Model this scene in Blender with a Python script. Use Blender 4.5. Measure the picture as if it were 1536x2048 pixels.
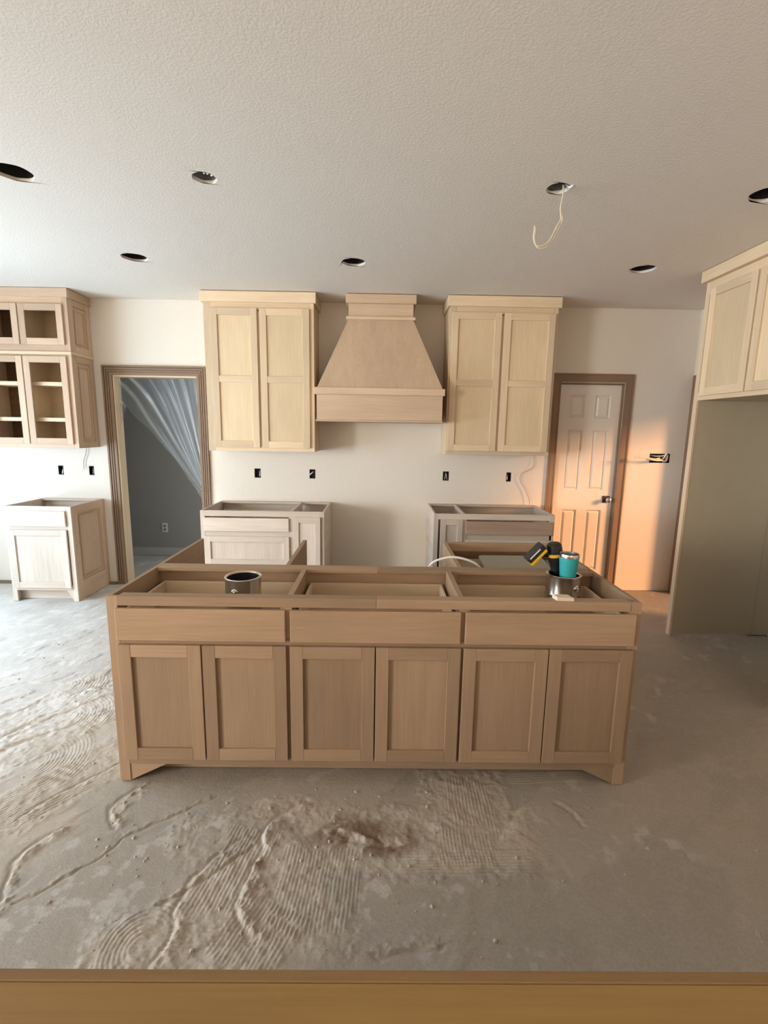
import bpy, bmesh, math, random
import numpy as np
from mathutils import Vector, Matrix

random.seed(7)
for o in list(bpy.data.objects):
    bpy.data.objects.remove(o)
SC = bpy.context.scene
COL = SC.collection

# ------------------------------------------------------------------ camera
F_PX, PITCH, YAW, ROLL, CAM_H = 966.62, 0.16825, 0.01042, 0.01642, 1.591
cam_d = bpy.data.cameras.new('camera')
cam = bpy.data.objects.new('camera', cam_d)
COL.objects.link(cam)
cam_d.sensor_fit = 'VERTICAL'
cam_d.sensor_height = 36.0
cam_d.lens = F_PX / 2048 * 36.0
cam_d.clip_start = 0.02
_f = Vector((math.sin(YAW) * math.cos(PITCH), math.cos(YAW) * math.cos(PITCH), -math.sin(PITCH)))
_r = Vector((math.cos(YAW), -math.sin(YAW), 0))
_u = _r.cross(_f)
_r2 = _r * math.cos(ROLL) + _u * math.sin(ROLL)
_u2 = -_r * math.sin(ROLL) + _u * math.cos(ROLL)
cam.matrix_world = Matrix(((_r2.x, _u2.x, -_f.x, 0), (_r2.y, _u2.y, -_f.y, 0), (_r2.z, _u2.z, -_f.z, CAM_H), (0, 0, 0, 1)))
SC.camera = cam

# ------------------------------------------------------------------ world, sun, daylight
SC.view_settings.view_transform = 'Standard'
SC.view_settings.look = 'None'
SC.view_settings.exposure = -0.40
SC.view_settings.gamma = 1.0
SC.view_settings.use_curve_mapping = False
w = bpy.data.worlds.new('sky')
SC.world = w
w.use_nodes = True
w.node_tree.nodes['Background'].inputs[0].default_value = (0.75, 0.87, 1.0, 1)
w.node_tree.nodes['Background'].inputs[1].default_value = 1.0


def area(name, loc, direction, sx, sy, power, color, spread=math.pi):
    d = bpy.data.lights.new(name, 'AREA')
    d.shape = 'RECTANGLE'
    d.size, d.size_y = sx, sy
    d.energy = power
    d.color = color
    d.spread = spread
    o = bpy.data.objects.new(name, d)
    COL.objects.link(o)
    o.location = loc
    o.rotation_euler = Vector(direction).to_track_quat('-Z', 'Z').to_euler()
    return o


# daylight through the window and the glazed door of the left wall, and the hall window
area('window_daylight', (-6.95, -1.9, 1.3), (1, 0, -0.12), 2.2, 1.6, 610, (1.0, 0.965, 0.915))
area('patio_daylight', (-4.38, 2.75, 1.15), (1, 0, 0.08), 1.3, 1.9, 205, (0.60, 0.80, 1.0))
area('rear_fill', (1.2, -3.45, 1.5), (0, 1, 0), 3.0, 1.5, 40, (1.0, 0.60, 0.31))  # unseen fill added behind the camera to brighten and warm the room
area('hall_daylight', (0.35, 5.4, 1.6), (-1, 0, 0), 0.8, 1.2, 34, (0.86, 0.94, 1.0))
sd = bpy.data.lights.new('evening_sun', 'SUN')
sd.energy = 8.5
sd.angle = math.radians(13)
sd.color = (1.0, 0.46, 0.19)
so = bpy.data.objects.new('evening_sun', sd)
COL.objects.link(so)
so.location = (6, 2, 4)
so.rotation_euler = Vector((-1, 0.56, -0.33)).to_track_quat('-Z', 'Z').to_euler()

# ------------------------------------------------------------------ materials


def new_mat(name):
    m = bpy.data.materials.new(name)
    m.use_nodes = True
    nt = m.node_tree
    return m, nt, nt.nodes, nt.links, nt.nodes['Principled BSDF']


def plain(name, col, rough=0.6, metal=0.0, spec=None, var=0.04):
    m, nt, N, L, b = new_mat(name)
    b.inputs['Roughness'].default_value = rough
    b.inputs['Metallic'].default_value = metal
    if spec is not None:
        b.inputs['Specular IOR Level'].default_value = spec
    tc = N.new('ShaderNodeTexCoord')
    no = N.new('ShaderNodeTexNoise')
    no.inputs['Scale'].default_value = 9
    no.inputs['Detail'].default_value = 5
    L.new(tc.outputs['Object'], no.inputs['Vector'])
    mx = N.new('ShaderNodeMix')
    mx.data_type = 'RGBA'
    mx.inputs[6].default_value = tuple(max(0, c * (1 - var)) for c in col) + (1,)
    mx.inputs[7].default_value = tuple(min(1, c * (1 + var)) for c in col) + (1,)
    L.new(no.outputs['Fac'], mx.inputs[0])
    L.new(mx.outputs[2], b.inputs['Base Color'])
    return m


def wood(name, light, dark, axis, figure=1.0, rough=0.62):
    """bare sanded wood, grain running along the given object axis, each board with its own cut and tone"""
    m, nt, N, L, b = new_mat(name)
    b.inputs['Roughness'].default_value = rough
    b.inputs['Specular IOR Level'].default_value = 0.3
    tc = N.new('ShaderNodeTexCoord')
    oi = N.new('ShaderNodeObjectInfo')
    off = N.new('ShaderNodeVectorMath')
    off.operation = 'SCALE'
    off.inputs[0].default_value = (37.0, 53.0, 71.0)
    L.new(oi.outputs['Random'], off.inputs['Scale'])
    add = N.new('ShaderNodeVectorMath')
    L.new(tc.outputs['Object'], add.inputs[0])
    L.new(off.outputs[0], add.inputs[1])

    def stretched(across, along):
        mp = N.new('ShaderNodeMapping')
        s = [across] * 3
        s['xyz'.index(axis)] = along
        mp.inputs['Scale'].default_value = s
        L.new(add.outputs[0], mp.inputs['Vector'])
        return mp
    n1 = N.new('ShaderNodeTexNoise')
    n1.inputs['Scale'].default_value = 1.0
    n1.inputs['Detail'].default_value = 5
    n1.inputs['Roughness'].default_value = 0.62
    n1.inputs['Distortion'].default_value = 0.35
    L.new(stretched(13, 0.9).outputs[0], n1.inputs['Vector'])
    n2 = N.new('ShaderNodeTexNoise')
    n2.inputs['Scale'].default_value = 1.0
    n2.inputs['Detail'].default_value = 3
    L.new(stretched(150, 5).outputs[0], n2.inputs['Vector'])
    n3 = N.new('ShaderNodeTexNoise')
    n3.inputs['Scale'].default_value = 1.0
    n3.inputs['Detail'].default_value = 2
    L.new(stretched(3.0, 1.3).outputs[0], n3.inputs['Vector'])
    ramp = N.new('ShaderNodeValToRGB')
    ramp.color_ramp.elements[0].position = 0.30
    ramp.color_ramp.elements[1].position = 0.62
    mid = tuple(l + (d - l) * 0.36 * figure for l, d in zip(light, dark))
    ramp.color_ramp.elements[0].color = mid + (1,)
    ramp.color_ramp.elements[1].color = tuple(light) + (1,)
    L.new(n1.outputs['Fac'], ramp.inputs[0])
    pore = N.new('ShaderNodeMapRange')
    pore.inputs['From Min'].default_value = 0.30
    pore.inputs['From Max'].default_value = 0.62
    pore.inputs['To Min'].default_value = 0.93
    pore.inputs['To Max'].default_value = 1.03
    L.new(n2.outputs['Fac'], pore.inputs[0])
    blot = N.new('ShaderNodeMapRange')
    blot.inputs['From Min'].default_value = 0.3
    blot.inputs['From Max'].default_value = 0.7
    blot.inputs['To Min'].default_value = 0.93
    blot.inputs['To Max'].default_value = 1.06
    L.new(n3.outputs['Fac'], blot.inputs[0])
    own = N.new('ShaderNodeMapRange')
    own.inputs['To Min'].default_value = 0.82
    own.inputs['To Max'].default_value = 1.07
    L.new(oi.outputs['Random'], own.inputs[0])
    m1 = N.new('ShaderNodeMath'); m1.operation = 'MULTIPLY'
    L.new(pore.outputs[0], m1.inputs[0]); L.new(blot.outputs[0], m1.inputs[1])
    m2 = N.new('ShaderNodeMath'); m2.operation = 'MULTIPLY'
    L.new(m1.outputs[0], m2.inputs[0]); L.new(own.outputs[0], m2.inputs[1])
    sc = N.new('ShaderNodeVectorMath'); sc.operation = 'SCALE'
    L.new(ramp.outputs[0], sc.inputs[0]); L.new(m2.outputs[0], sc.inputs['Scale'])
    L.new(sc.outputs[0], b.inputs['Base Color'])
    bp = N.new('ShaderNodeBump')
    bp.inputs['Strength'].default_value = 0.12
    bp.inputs['Distance'].default_value = 0.001
    L.new(n2.outputs['Fac'], bp.inputs['Height'])
    L.new(bp.outputs[0], b.inputs['Normal'])
    return m


def plaster(name, col, scale, strength, dist, rough=0.85, stain=0.05):
    m, nt, N, L, b = new_mat(name)
    b.inputs['Roughness'].default_value = rough
    b.inputs['Specular IOR Level'].default_value = 0.25
    tc = N.new('ShaderNodeTexCoord')
    n1 = N.new('ShaderNodeTexNoise')
    n1.inputs['Scale'].default_value = scale
    n1.inputs['Detail'].default_value = 3
    n1.inputs['Roughness'].default_value = 0.55
    n1.inputs['Distortion'].default_value = 0.4
    L.new(tc.outputs['Object'], n1.inputs['Vector'])
    cr = N.new('ShaderNodeMapRange')
    cr.inputs['From Min'].default_value = 0.40
    cr.inputs['From Max'].default_value = 0.62
    L.new(n1.outputs['Fac'], cr.inputs[0])
    bp = N.new('ShaderNodeBump')
    bp.inputs['Strength'].default_value = strength
    bp.inputs['Distance'].default_value = dist
    L.new(cr.outputs[0], bp.inputs['Height'])
    L.new(bp.outputs[0], b.inputs['Normal'])
    n2 = N.new('ShaderNodeTexNoise')
    n2.inputs['Scale'].default_value = 1.7
    n2.inputs['Detail'].default_value = 4
    L.new(tc.outputs['Object'], n2.inputs['Vector'])
    mx = N.new('ShaderNodeMix'); mx.data_type = 'RGBA'
    mx.inputs[6].default_value = tuple(c * (1 - stain) for c in col) + (1,)
    mx.inputs[7].default_value = tuple(col) + (1,)
    L.new(n2.outputs['Fac'], mx.inputs[0])
    L.new(mx.outputs[2], b.inputs['Base Color'])
    return m


M = {}
for ax in 'xyz':
    M['pale' + ax] = wood('pale_birch_' + ax, (0.77, 0.605, 0.41), (0.54, 0.38, 0.235), ax, 0.8)
    M['sheet' + ax] = wood('birch_sheet_' + ax, (0.74, 0.58, 0.375), (0.60, 0.445, 0.27), ax, 0.35)
    M['oak' + ax] = wood('tan_oak_' + ax, (0.405, 0.277, 0.177), (0.285, 0.18, 0.106), ax, 1.0)
    M['rose' + ax] = wood('rosy_alder_' + ax, (0.64, 0.46, 0.325), (0.45, 0.30, 0.19), ax, 1.0)
    M['ash' + ax] = wood('whitish_maple_' + ax, (0.70, 0.60, 0.50), (0.47, 0.36, 0.27), ax, 1.1)
    M['trim' + ax] = wood('brown_casing_' + ax, (0.27, 0.18, 0.12), (0.18, 0.115, 0.07), ax, 1.0)
    M['ply' + ax] = wood('plywood_' + ax, (0.50, 0.40, 0.27), (0.38, 0.29, 0.18), ax, 0.7)
    M['gold' + ax] = wood('golden_plywood_' + ax, (0.40, 0.245, 0.085), (0.32, 0.18, 0.06), ax, 1.0, 0.4)
M['heart'] = wood('brown_heartwood', (0.50, 0.37, 0.27), (0.30, 0.20, 0.13), 'x', 1.3)
M['goldedge'] = wood('golden_edge', (0.27, 0.165, 0.075), (0.20, 0.12, 0.05), 'x', 1.0, 0.5)
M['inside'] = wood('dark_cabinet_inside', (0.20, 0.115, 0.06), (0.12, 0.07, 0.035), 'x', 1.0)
M['wall'] = plaster('wall_paint', (0.78, 0.715, 0.62), 90, 0.25, 0.002)
M['ceiling'] = plaster('textured_ceiling_paint', (0.77, 0.715, 0.64), 95, 0.22, 0.0022)
M['hallwall'] = plaster('grey_hall_paint', (0.36, 0.37, 0.36), 80, 0.15, 0.002)
M['white'] = plain('white_paint', (0.75, 0.74, 0.71), 0.5)
M['doorpaint'] = plain('primed_door', (0.74, 0.68, 0.60), 0.45)
M['black'] = plain('black_plastic', (0.012, 0.012, 0.014), 0.45)
M['dark'] = plain('dark_housing', (0.02, 0.02, 0.02), 0.8)
M['greybox'] = plain('grey_junction_box', (0.22, 0.22, 0.22), 0.6)
M['wire'] = plain('cream_cable', (0.72, 0.64, 0.47), 0.5)
M['whitewire'] = plain('white_cable', (0.85, 0.83, 0.80), 0.4)
M['greywire'] = plain('thin_grey_wire', (0.35, 0.33, 0.31), 0.5)
M['tin'] = plain('tin_plate', (0.62, 0.59, 0.54), 0.16, 1.0)
M['steel'] = plain('brushed_steel', (0.6, 0.6, 0.6), 0.25, 1.0)
M['chrome'] = plain('satin_nickel', (0.65, 0.62, 0.58), 0.18, 1.0)
M['paintdark'] = plain('dried_dark_paint', (0.012, 0.014, 0.018), 0.5)
M['teal'] = plain('teal_powder_coat', (0.035, 0.36, 0.38), 0.45)
M['yellow'] = plain('tool_yellow', (0.80, 0.48, 0.02), 0.4)
M['plate'] = plain('sill_plate', (0.20, 0.14, 0.085), 0.8)
M['greyboard'] = plain('grey_board', (0.36, 0.34, 0.29), 0.6)
M['shim'] = wood('shim_wood', (0.80, 0.66, 0.50), (0.6, 0.45, 0.3), 'x', 0.8)
M['mortar'] = plain('dried_mortar', (0.44, 0.385, 0.315), 0.95, var=0.12)

# plastic film
m, nt, N, L, b = new_mat('plastic_film')
b.inputs['Base Color'].default_value = (0.80, 0.88, 0.93, 1)
b.inputs['Roughness'].default_value = 0.22
b.inputs['Specular IOR Level'].default_value = 0.8
tr = N.new('ShaderNodeBsdfTransparent')
tr.inputs[0].default_value = (0.93, 0.95, 0.97, 1)
tl = N.new('ShaderNodeBsdfTranslucent')
tl.inputs[0].default_value = (0.8, 0.88, 0.95, 1)
a1 = N.new('ShaderNodeMixShader')
a1.inputs[0].default_value = 0.5
L.new(b.outputs[0], a1.inputs[1]); L.new(tl.outputs[0], a1.inputs[2])
a2 = N.new('ShaderNodeMixShader')
mr = N.new('ShaderNodeAttribute')          # how many layers of film lie folded over each other
mr.attribute_name = 'layers'
L.new(mr.outputs['Fac'], a2.inputs[0])
L.new(tr.outputs[0], a2.inputs[1]); L.new(a1.outputs[0], a2.inputs[2])
L.new(a2.outputs[0], N['Material Output'].inputs[0])
M['film'] = m

# concrete floor with thinset residue
m, nt, N, L, b = new_mat('bare_slab_with_mortar')
b.inputs['Roughness'].default_value = 0.72
b.inputs['Specular IOR Level'].default_value = 0.35
tc = N.new('ShaderNodeTexCoord')
at = N.new('ShaderNodeAttribute'); at.attribute_name = 'tone'
sep = N.new('ShaderNodeSeparateColor')
L.new(at.outputs['Color'], sep.inputs[0])


def fnoise(scale, detail=6, rough=0.6, dist=0.0):
    n = N.new('ShaderNodeTexNoise')
    n.inputs['Scale'].default_value = scale
    n.inputs['Detail'].default_value = detail
    n.inputs['Roughness'].default_value = rough
    n.inputs['Distortion'].default_value = dist
    L.new(tc.outputs['Object'], n.inputs['Vector'])
    return n


def mixc(fac, a, bb):
    mx = N.new('ShaderNodeMix'); mx.data_type = 'RGBA'
    for s, v in ((6, a), (7, bb)):
        if isinstance(v, tuple):
            mx.inputs[s].default_value = v + (1,)
        else:
            L.new(v, mx.inputs[s])
    L.new(fac, mx.inputs[0])
    return mx.outputs[2]


def rng(sock, a, bb, c=0.0, d=1.0):
    r = N.new('ShaderNodeMapRange')
    for i, v in enumerate((a, bb, c, d)):
        r.inputs[1 + i].default_value = v
    L.new(sock, r.inputs[0])
    return r.outputs[0]


nA = fnoise(3.2, 8, 0.65, 0.5)
nB = fnoise(14, 6, 0.6, 0.3)
nC = fnoise(120, 3, 0.6)
c1 = mixc(sep.outputs[0], (0.335, 0.30, 0.255), (0.445, 0.385, 0.31))       # slab to mortar
c2 = mixc(rng(nA.outputs[0], 0.48, 0.72, 0.0, 0.55), c1, (0.37, 0.315, 0.25))
c3 = mixc(rng(nB.outputs[0], 0.5, 0.8, 0.0, 0.35), c2, (0.47, 0.435, 0.38))
c4 = mixc(sep.outputs[1], c3, (0.20, 0.135, 0.09))                        # reddish dirt
c5 = mixc(sep.outputs[2], c4, (0.68, 0.655, 0.62))                          # chalky dust plus left-side daylight painted into the colour
mul = N.new('ShaderNodeVectorMath'); mul.operation = 'SCALE'
L.new(c5, mul.inputs[0]); L.new(rng(nC.outputs[0], 0.3, 0.7, 0.90, 1.08), mul.inputs['Scale'])
L.new(mul.outputs[0], b.inputs['Base Color'])
hs = N.new('ShaderNodeMath')
L.new(nB.outputs[0], hs.inputs[0])
h2 = N.new('ShaderNodeMath'); h2.operation = 'MULTIPLY'; h2.inputs[1].default_value = 0.35
L.new(nC.outputs[0], h2.inputs[0]); L.new(h2.outputs[0], hs.inputs[1])
bp = N.new('ShaderNodeBump')
bp.inputs['Strength'].default_value = 0.5
bp.inputs['Distance'].default_value = 0.005
L.new(hs.outputs[0], bp.inputs['Height']); L.new(bp.outputs[0], b.inputs['Normal'])
M['floor'] = m

# ------------------------------------------------------------------ building helpers


class MB:
    """collects shapes given in world coordinates, becomes one mesh object"""

    def __init__(self):
        self.bm = bmesh.new()

    def box(self, x0, x1, y0, y1, z0, z1, bev=0.0):
        x0, x1 = min(x0, x1), max(x0, x1)
        y0, y1 = min(y0, y1), max(y0, y1)
        z0, z1 = min(z0, z1), max(z0, z1)
        v = [self.bm.verts.new(p) for p in ((x0, y0, z0), (x1, y0, z0), (x1, y1, z0), (x0, y1, z0), (x0, y0, z1), (x1, y0, z1), (x1, y1, z1), (x0, y1, z1))]
        f = [self.bm.faces.new([v[i] for i in q]) for q in ((0, 3, 2, 1), (4, 5, 6, 7), (0, 1, 5, 4), (1, 2, 6, 5), (2, 3, 7, 6), (3, 0, 4, 7))]
        if bev > 0:
            ed = list({e for q in f for e in q.edges})
            bmesh.ops.bevel(self.bm, geom=ed, offset=bev, segments=1, affect='EDGES', profile=0.5)
        return self

    def hexa(self, pts):
        """8 corners: bottom four then top four"""
        v = [self.bm.verts.new(p) for p in pts]
        for q in ((0, 3, 2, 1), (4, 5, 6, 7), (0, 1, 5, 4), (1, 2, 6, 5), (2, 3, 7, 6), (3, 0, 4, 7)):
            self.bm.faces.new([v[i] for i in q])
        return self

    def prism(self, poly, d):
        """polygon of 3D points extruded by vector d"""
        d = Vector(d)
        a = [self.bm.verts.new(p) for p in poly]
        c = [self.bm.verts.new(Vector(p) + d) for p in poly]
        n = len(a)
        self.bm.faces.new(a[::-1]); self.bm.faces.new(c)
        for i in range(n):
            self.bm.faces.new((a[i], a[(i + 1) % n], c[(i + 1) % n], c[i]))
        return self

    def lathe(self, prof, n=32, mat=None):
        """profile of (r, z) about z, placed by the 4x4 mat"""
        mat = mat or Matrix.Identity(4)
        rings = []
        for r, z in prof:
            if r < 1e-6:
                rings.append([self.bm.verts.new(mat @ Vector((0, 0, z)))])
            else:
                rings.append([self.bm.verts.new(mat @ Vector((r * math.cos(2 * math.pi * i / n), r * math.sin(2 * math.pi * i / n), z))) for i in range(n)])
        for A, Bq in zip(rings, rings[1:]):
            for i in range(n):
                j = (i + 1) % n
                if len(A) == 1 and len(Bq) == 1:
                    continue
                if len(A) == 1:
                    self.bm.faces.new((A[0], Bq[i], Bq[j]))
                elif len(Bq) == 1:
                    self.bm.faces.new((A[i], Bq[0], A[j]))
                else:
                    self.bm.faces.new((A[i], Bq[i], Bq[j], A[j]))
        return self

    def tube(self, pts, r, n=8):
        pts = smooth_path(pts)
        rings = []
        for i, p in enumerate(pts):
            t = (pts[min(i + 1, len(pts) - 1)] - pts[max(i - 1, 0)]).normalized()
            a = t.orthogonal().normalized() if i == 0 else (rings_a - t * rings_a.dot(t)).normalized()
            rings_a = a
            c = t.cross(a)
            rings.append([self.bm.verts.new(p + r * (a * math.cos(2 * math.pi * k / n) + c * math.sin(2 * math.pi * k / n))) for k in range(n)])
        for A, Bq in zip(rings, rings[1:]):
            for k in range(n):
                self.bm.faces.new((A[k], A[(k + 1) % n], Bq[(k + 1) % n], Bq[k]))
        self.bm.faces.new(rings[0][::-1]); self.bm.faces.new(rings[-1])
        return self

    def build(self, name, mat, parent=None, smooth=False, recalc=True):
        if recalc:
            bmesh.ops.recalc_face_normals(self.bm, faces=self.bm.faces)
        off = root_of(parent)
        me = bpy.data.meshes.new(name)
        if off.length > 0:
            bmesh.ops.translate(self.bm, verts=self.bm.verts, vec=-off)
        self.bm.to_mesh(me)
        self.bm.free()
        if smooth:
            for p in me.polygons:
                p.use_smooth = True
            me.set_sharp_from_angle(angle=math.radians(40))
        me.materials.append(M[mat] if isinstance(mat, str) else mat)
        o = bpy.data.objects.new(name, me)
        COL.objects.link(o)
        if parent:
            o.parent = parent
        return o


def root_of(o):
    v = Vector((0, 0, 0))
    while o:
        v += Vector(o.location)
        o = o.parent
    return v


def smooth_path(pts, sub=6):
    P = [Vector(p) for p in pts]
    if len(P) < 3:
        return P
    out = []
    for i in range(len(P) - 1):
        p0, p1, p2, p3 = P[max(i - 1, 0)], P[i], P[i + 1], P[min(i + 2, len(P) - 1)]
        for k in range(sub):
            t = k / sub
            out.append(0.5 * ((2 * p1) + (p2 - p0) * t + (2 * p0 - 5 * p1 + 4 * p2 - p3) * t * t + (3 * p1 - p0 - 3 * p2 + p3) * t ** 3))
    out.append(P[-1])
    return out


def tag(o, label, cat, group=None):
    o['label'] = label
    o['category'] = cat
    if group:
        o['group'] = group
    return o


def thing(name, label, cat, loc=(0, 0, 0), group=None):
    o = bpy.data.objects.new(name, None)
    COL.objects.link(o)
    o.location = loc
    o.empty_display_size = 0.1
    return tag(o, label, cat, group)


def struct(o):
    o['kind'] = 'structure'
    return o


BEV = 0.0015


def board(name, parent, mat, x0, x1, y0, y1, z0, z1, bev=BEV):
    return MB().box(x0, x1, y0, y1, z0, z1, bev).build(name, mat, parent)


def facing(side, p):
    """maps (u, depth, z) on a face to world box limits; depth grows into the cabinet"""
    if side == '-y':
        return lambda u0, u1, d0, d1, z0, z1: (u0, u1, p + d0, p + d1, z0, z1)
    if side == '+x':
        return lambda u0, u1, d0, d1, z0, z1: (p - d0, p - d1, u0, u1, z0, z1)
    if side == '-x':
        return lambda u0, u1, d0, d1, z0, z1: (p + d0, p + d1, u0, u1, z0, z1)


def shaker(name, parent, wood_key, side, p, u0, u1, z0, z1, fw=0.055, t=0.019, mids=(), panel=True, bead=False, rail_w=None, panel_key=None):
    """framed door or panel: the recessed panel is the door mesh, stiles and rails its pieces"""
    f = facing(side, p)
    ra = 'x' if side == '-y' else 'y'
    rw = rail_w or fw
    pk = panel_key or wood_key
    if panel:
        d = MB().box(*f(u0 + fw - 0.006, u1 - fw + 0.006, 0.012, t - 0.002, z0 + rw - 0.006, z1 - rw + 0.006)).build(name, pk + 'z', parent)
    else:
        # open frame: the upper rail carries the rest
        d = MB().box(*f(u0 + fw, u1 - fw, 0, t, z1 - rw, z1), BEV).build(name, wood_key + ra, parent)
    MB().box(*f(u0, u0 + fw, 0, t, z0, z1), BEV).build('stile', wood_key + 'z', d)
    MB().box(*f(u1 - fw, u1, 0, t, z0, z1), BEV).build('stile', wood_key + 'z', d)
    if panel:
        MB().box(*f(u0 + fw, u1 - fw, 0, t, z1 - rw, z1), BEV).build('rail', wood_key + ra, d)
    MB().box(*f(u0 + fw, u1 - fw, 0, t, z0, z0 + rw), BEV).build('rail', wood_key + ra, d)
    for a, c in mids:
        MB().box(*f(u0 + fw, u1 - fw, 0.001, t, a, c), BEV).build('rail', wood_key + ra, d)
    if bead:
        g, k = 0.026, 0.011
        a0, a1, b0, b1 = u0 + fw + g, u1 - fw - g, z0 + rw + g, z1 - rw - g
        mb = MB()
        mb.box(*f(a0, a0 + k, 0.003, t - 0.003, b0, b1)); mb.box(*f(a1 - k, a1, 0.003, t - 0.003, b0, b1))
        mb.box(*f(a0 + k, a1 - k, 0.003, t - 0.003, b0, b0 + k)); mb.box(*f(a0 + k, a1 - k, 0.003, t - 0.003, b1 - k, b1))
        mb.build('bead_moulding', wood_key + 'z', d)
    return d


def slab(name, parent, mat, side, p, u0, u1, z0, z1, t=0.019):
    return MB().box(*facing(side, p)(u0, u1, 0, t, z0, z1), 0.003).build(name, mat, parent)


def plate_with_holes(name, mat, axes, plane0, plane1, u0, u1, v0, v1, holes, circles=()):
    """a wall or ceiling slab with rectangular holes (and round ones); axes 'xz' for walls across y, 'yz' across x, 'xy' for ceilings"""
    bm = bmesh.new()

    def P(u, v, d):
        return {'xz': (u, d, v), 'yz': (d, u, v), 'xy': (u, v, d)}[axes]
    cs = [(cx - r * 1.25, cx + r * 1.25, cy - r * 1.25, cy + r * 1.25) for cx, cy, r in circles]
    allh = list(holes) + cs
    us = sorted({u0, u1, *[q for h in allh for q in h[:2] if u0 < q < u1]})
    vs = sorted({v0, v1, *[q for h in allh for q in h[2:] if v0 < q < v1]})
    cache = {}

    def V(u, v, d):
        k = (round(u, 5), round(v, 5), d)
        if k not in cache:
            cache[k] = bm.verts.new(P(u, v, d))
        return cache[k]

    def solid(i, j):
        if i < 0 or j < 0 or i >= len(us) - 1 or j >= len(vs) - 1:
            return None
        cu, cv = (us[i] + us[i + 1]) / 2, (vs[j] + vs[j + 1]) / 2
        return not any(h[0] < cu < h[1] and h[2] < cv < h[3] for h in allh)
    for i in range(len(us) - 1):
        for j in range(len(vs) - 1):
            if not solid(i, j):
                continue
            q = [(us[i], vs[j]), (us[i + 1], vs[j]), (us[i + 1], vs[j + 1]), (us[i], vs[j + 1])]
            for d in (plane0, plane1):
                bm.faces.new([V(a, c, d) for a, c in q])
            for (di, dj), (e0, e1) in (((0, -1), (0, 1)), ((1, 0), (1, 2)), ((0, 1), (2, 3)), ((-1, 0), (3, 0))):
                s = solid(i + di, j + dj)
                if s is None or s is False:
                    cu, cv = (q[e0][0] + q[e1][0]) / 2, (q[e0][1] + q[e1][1]) / 2
                    if s is False and any(h[0] - 1e-4 <= cu <= h[1] + 1e-4 and h[2] - 1e-4 <= cv <= h[3] + 1e-4 for h in cs):
                        continue
                    bm.faces.new([V(*q[e0], plane0), V(*q[e1], plane0), V(*q[e1], plane1), V(*q[e0], plane1)])
    for (cx, cy, r), (a0, a1, b0, b1) in zip(circles, cs):
        # ring between the square cell's border points and the circle
        border = [(u, b0) for u in us if a0 - 1e-6 <= u <= a1 + 1e-6] + [(a1, v) for v in vs if b0 + 1e-6 < v <= b1 + 1e-6]
        border += [(u, b1) for u in us[::-1] if a0 - 1e-6 <= u < a1 - 1e-6] + [(a0, v) for v in vs[::-1] if b0 + 1e-6 < v < b1 - 1e-6]
        n = 40
        ang = [2 * math.pi * k / n for k in range(n)]
        wob = [r * (1 + 0.025 * math.sin(3 * a + cx * 9) + 0.015 * math.sin(7 * a + cy * 5)) for a in ang]
        bang = sorted(border, key=lambda p: math.atan2(p[1] - cy, p[0] - cx) % (2 * math.pi))
        ba = [math.atan2(p[1] - cy, p[0] - cx) % (2 * math.pi) for p in bang]
        for d in (plane0, plane1):
            cv_ = [bm.verts.new(P(cx + wr * math.cos(a), cy + wr * math.sin(a), d)) for a, wr in zip(ang, wob)]
            bv = [V(*p, d) for p in bang]
            i = j = 0
            # walk both loops by angle
            start = min(range(len(ba)), key=lambda k: ba[k])
            nb = len(bv)
            steps = 0
            ia, ib = 0, start
            ca, cb = 0, 0
            while ca < n or cb < nb:
                na_ = ang[(ia + 1) % n] + (2 * math.pi if ca + 1 >= n else 0) if ca < n else 1e9
                nb_ = ba[(ib + 1) % nb] + (2 * math.pi if cb + 1 >= nb else 0) if cb < nb else 1e9
                if na_ <= nb_:
                    try:
                        bm.faces.new((cv_[ia], cv_[(ia + 1) % n], bv[ib]))
                    except ValueError:
                        pass
                    ia = (ia + 1) % n; ca += 1
                else:
                    try:
                        bm.faces.new((cv_[ia], bv[(ib + 1) % nb], bv[ib]))
                    except ValueError:
                        pass
                    ib = (ib + 1) % nb; cb += 1
            if d == plane0:
                lower = cv_
            else:
                for k in range(n):
                    bm.faces.new((lower[k], lower[(k + 1) % n], cv_[(k + 1) % n], cv_[k]))
    bmesh.ops.recalc_face_normals(bm, faces=bm.faces)
    me = bpy.data.meshes.new(name)
    bm.to_mesh(me); bm.free()
    me.materials.append(M[mat])
    o = bpy.data.objects.new(name, me)
    COL.objects.link(o)
    return struct(o)


# ------------------------------------------------------------------ the room
YB, CH = 4.765, 2.748
OUTLETS = [(-3.15, -3.098), (-2.85, -2.80), (-1.231, -1.170), (-0.691, -0.633), (0.625, 0.684), (1.253, 1.30)]
OZ = (1.106, 1.197)
BIGBOX = (2.657, 2.856, 1.314, 1.404)
wall_holes = [(-2.558, -1.742, -0.01, 2.068), (1.708, 2.345, -0.01, 2.068)] + [(a, c, *OZ) for a, c in OUTLETS] + [BIGBOX]
plate_with_holes('wall_back', 'wall', 'xz', YB, YB + 0.115, -4.4, 4.0, 0.0, CH, wall_holes)
CANS = [(-1.735, 2.505, 0.086), (1.872, 2.557, 0.086), (-1.731, 3.635, 0.086), (-0.204, 3.643, 0.083), (1.852, 3.668, 0.086)]
PENDS = [(-0.846, 2.517, 0.056), (0.838, 2.545, 0.056)]
plate_with_holes('ceiling', 'ceiling', 'xy', CH, CH + 0.016, -7.0, 4.0, -3.5, YB, [], CANS + PENDS)
struct(board('ceiling_hall', None, 'hallwall', -4.4, 0.5, YB + 0.115, 6.0, 2.45, 2.5, 0))
plate_with_holes('wall_left', 'wall', 'yz', -4.4, -4.52, 1.7, 6.0, 0.0, CH + 0.1, [(2.1, 3.4, 0.05, 2.1)])
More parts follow.
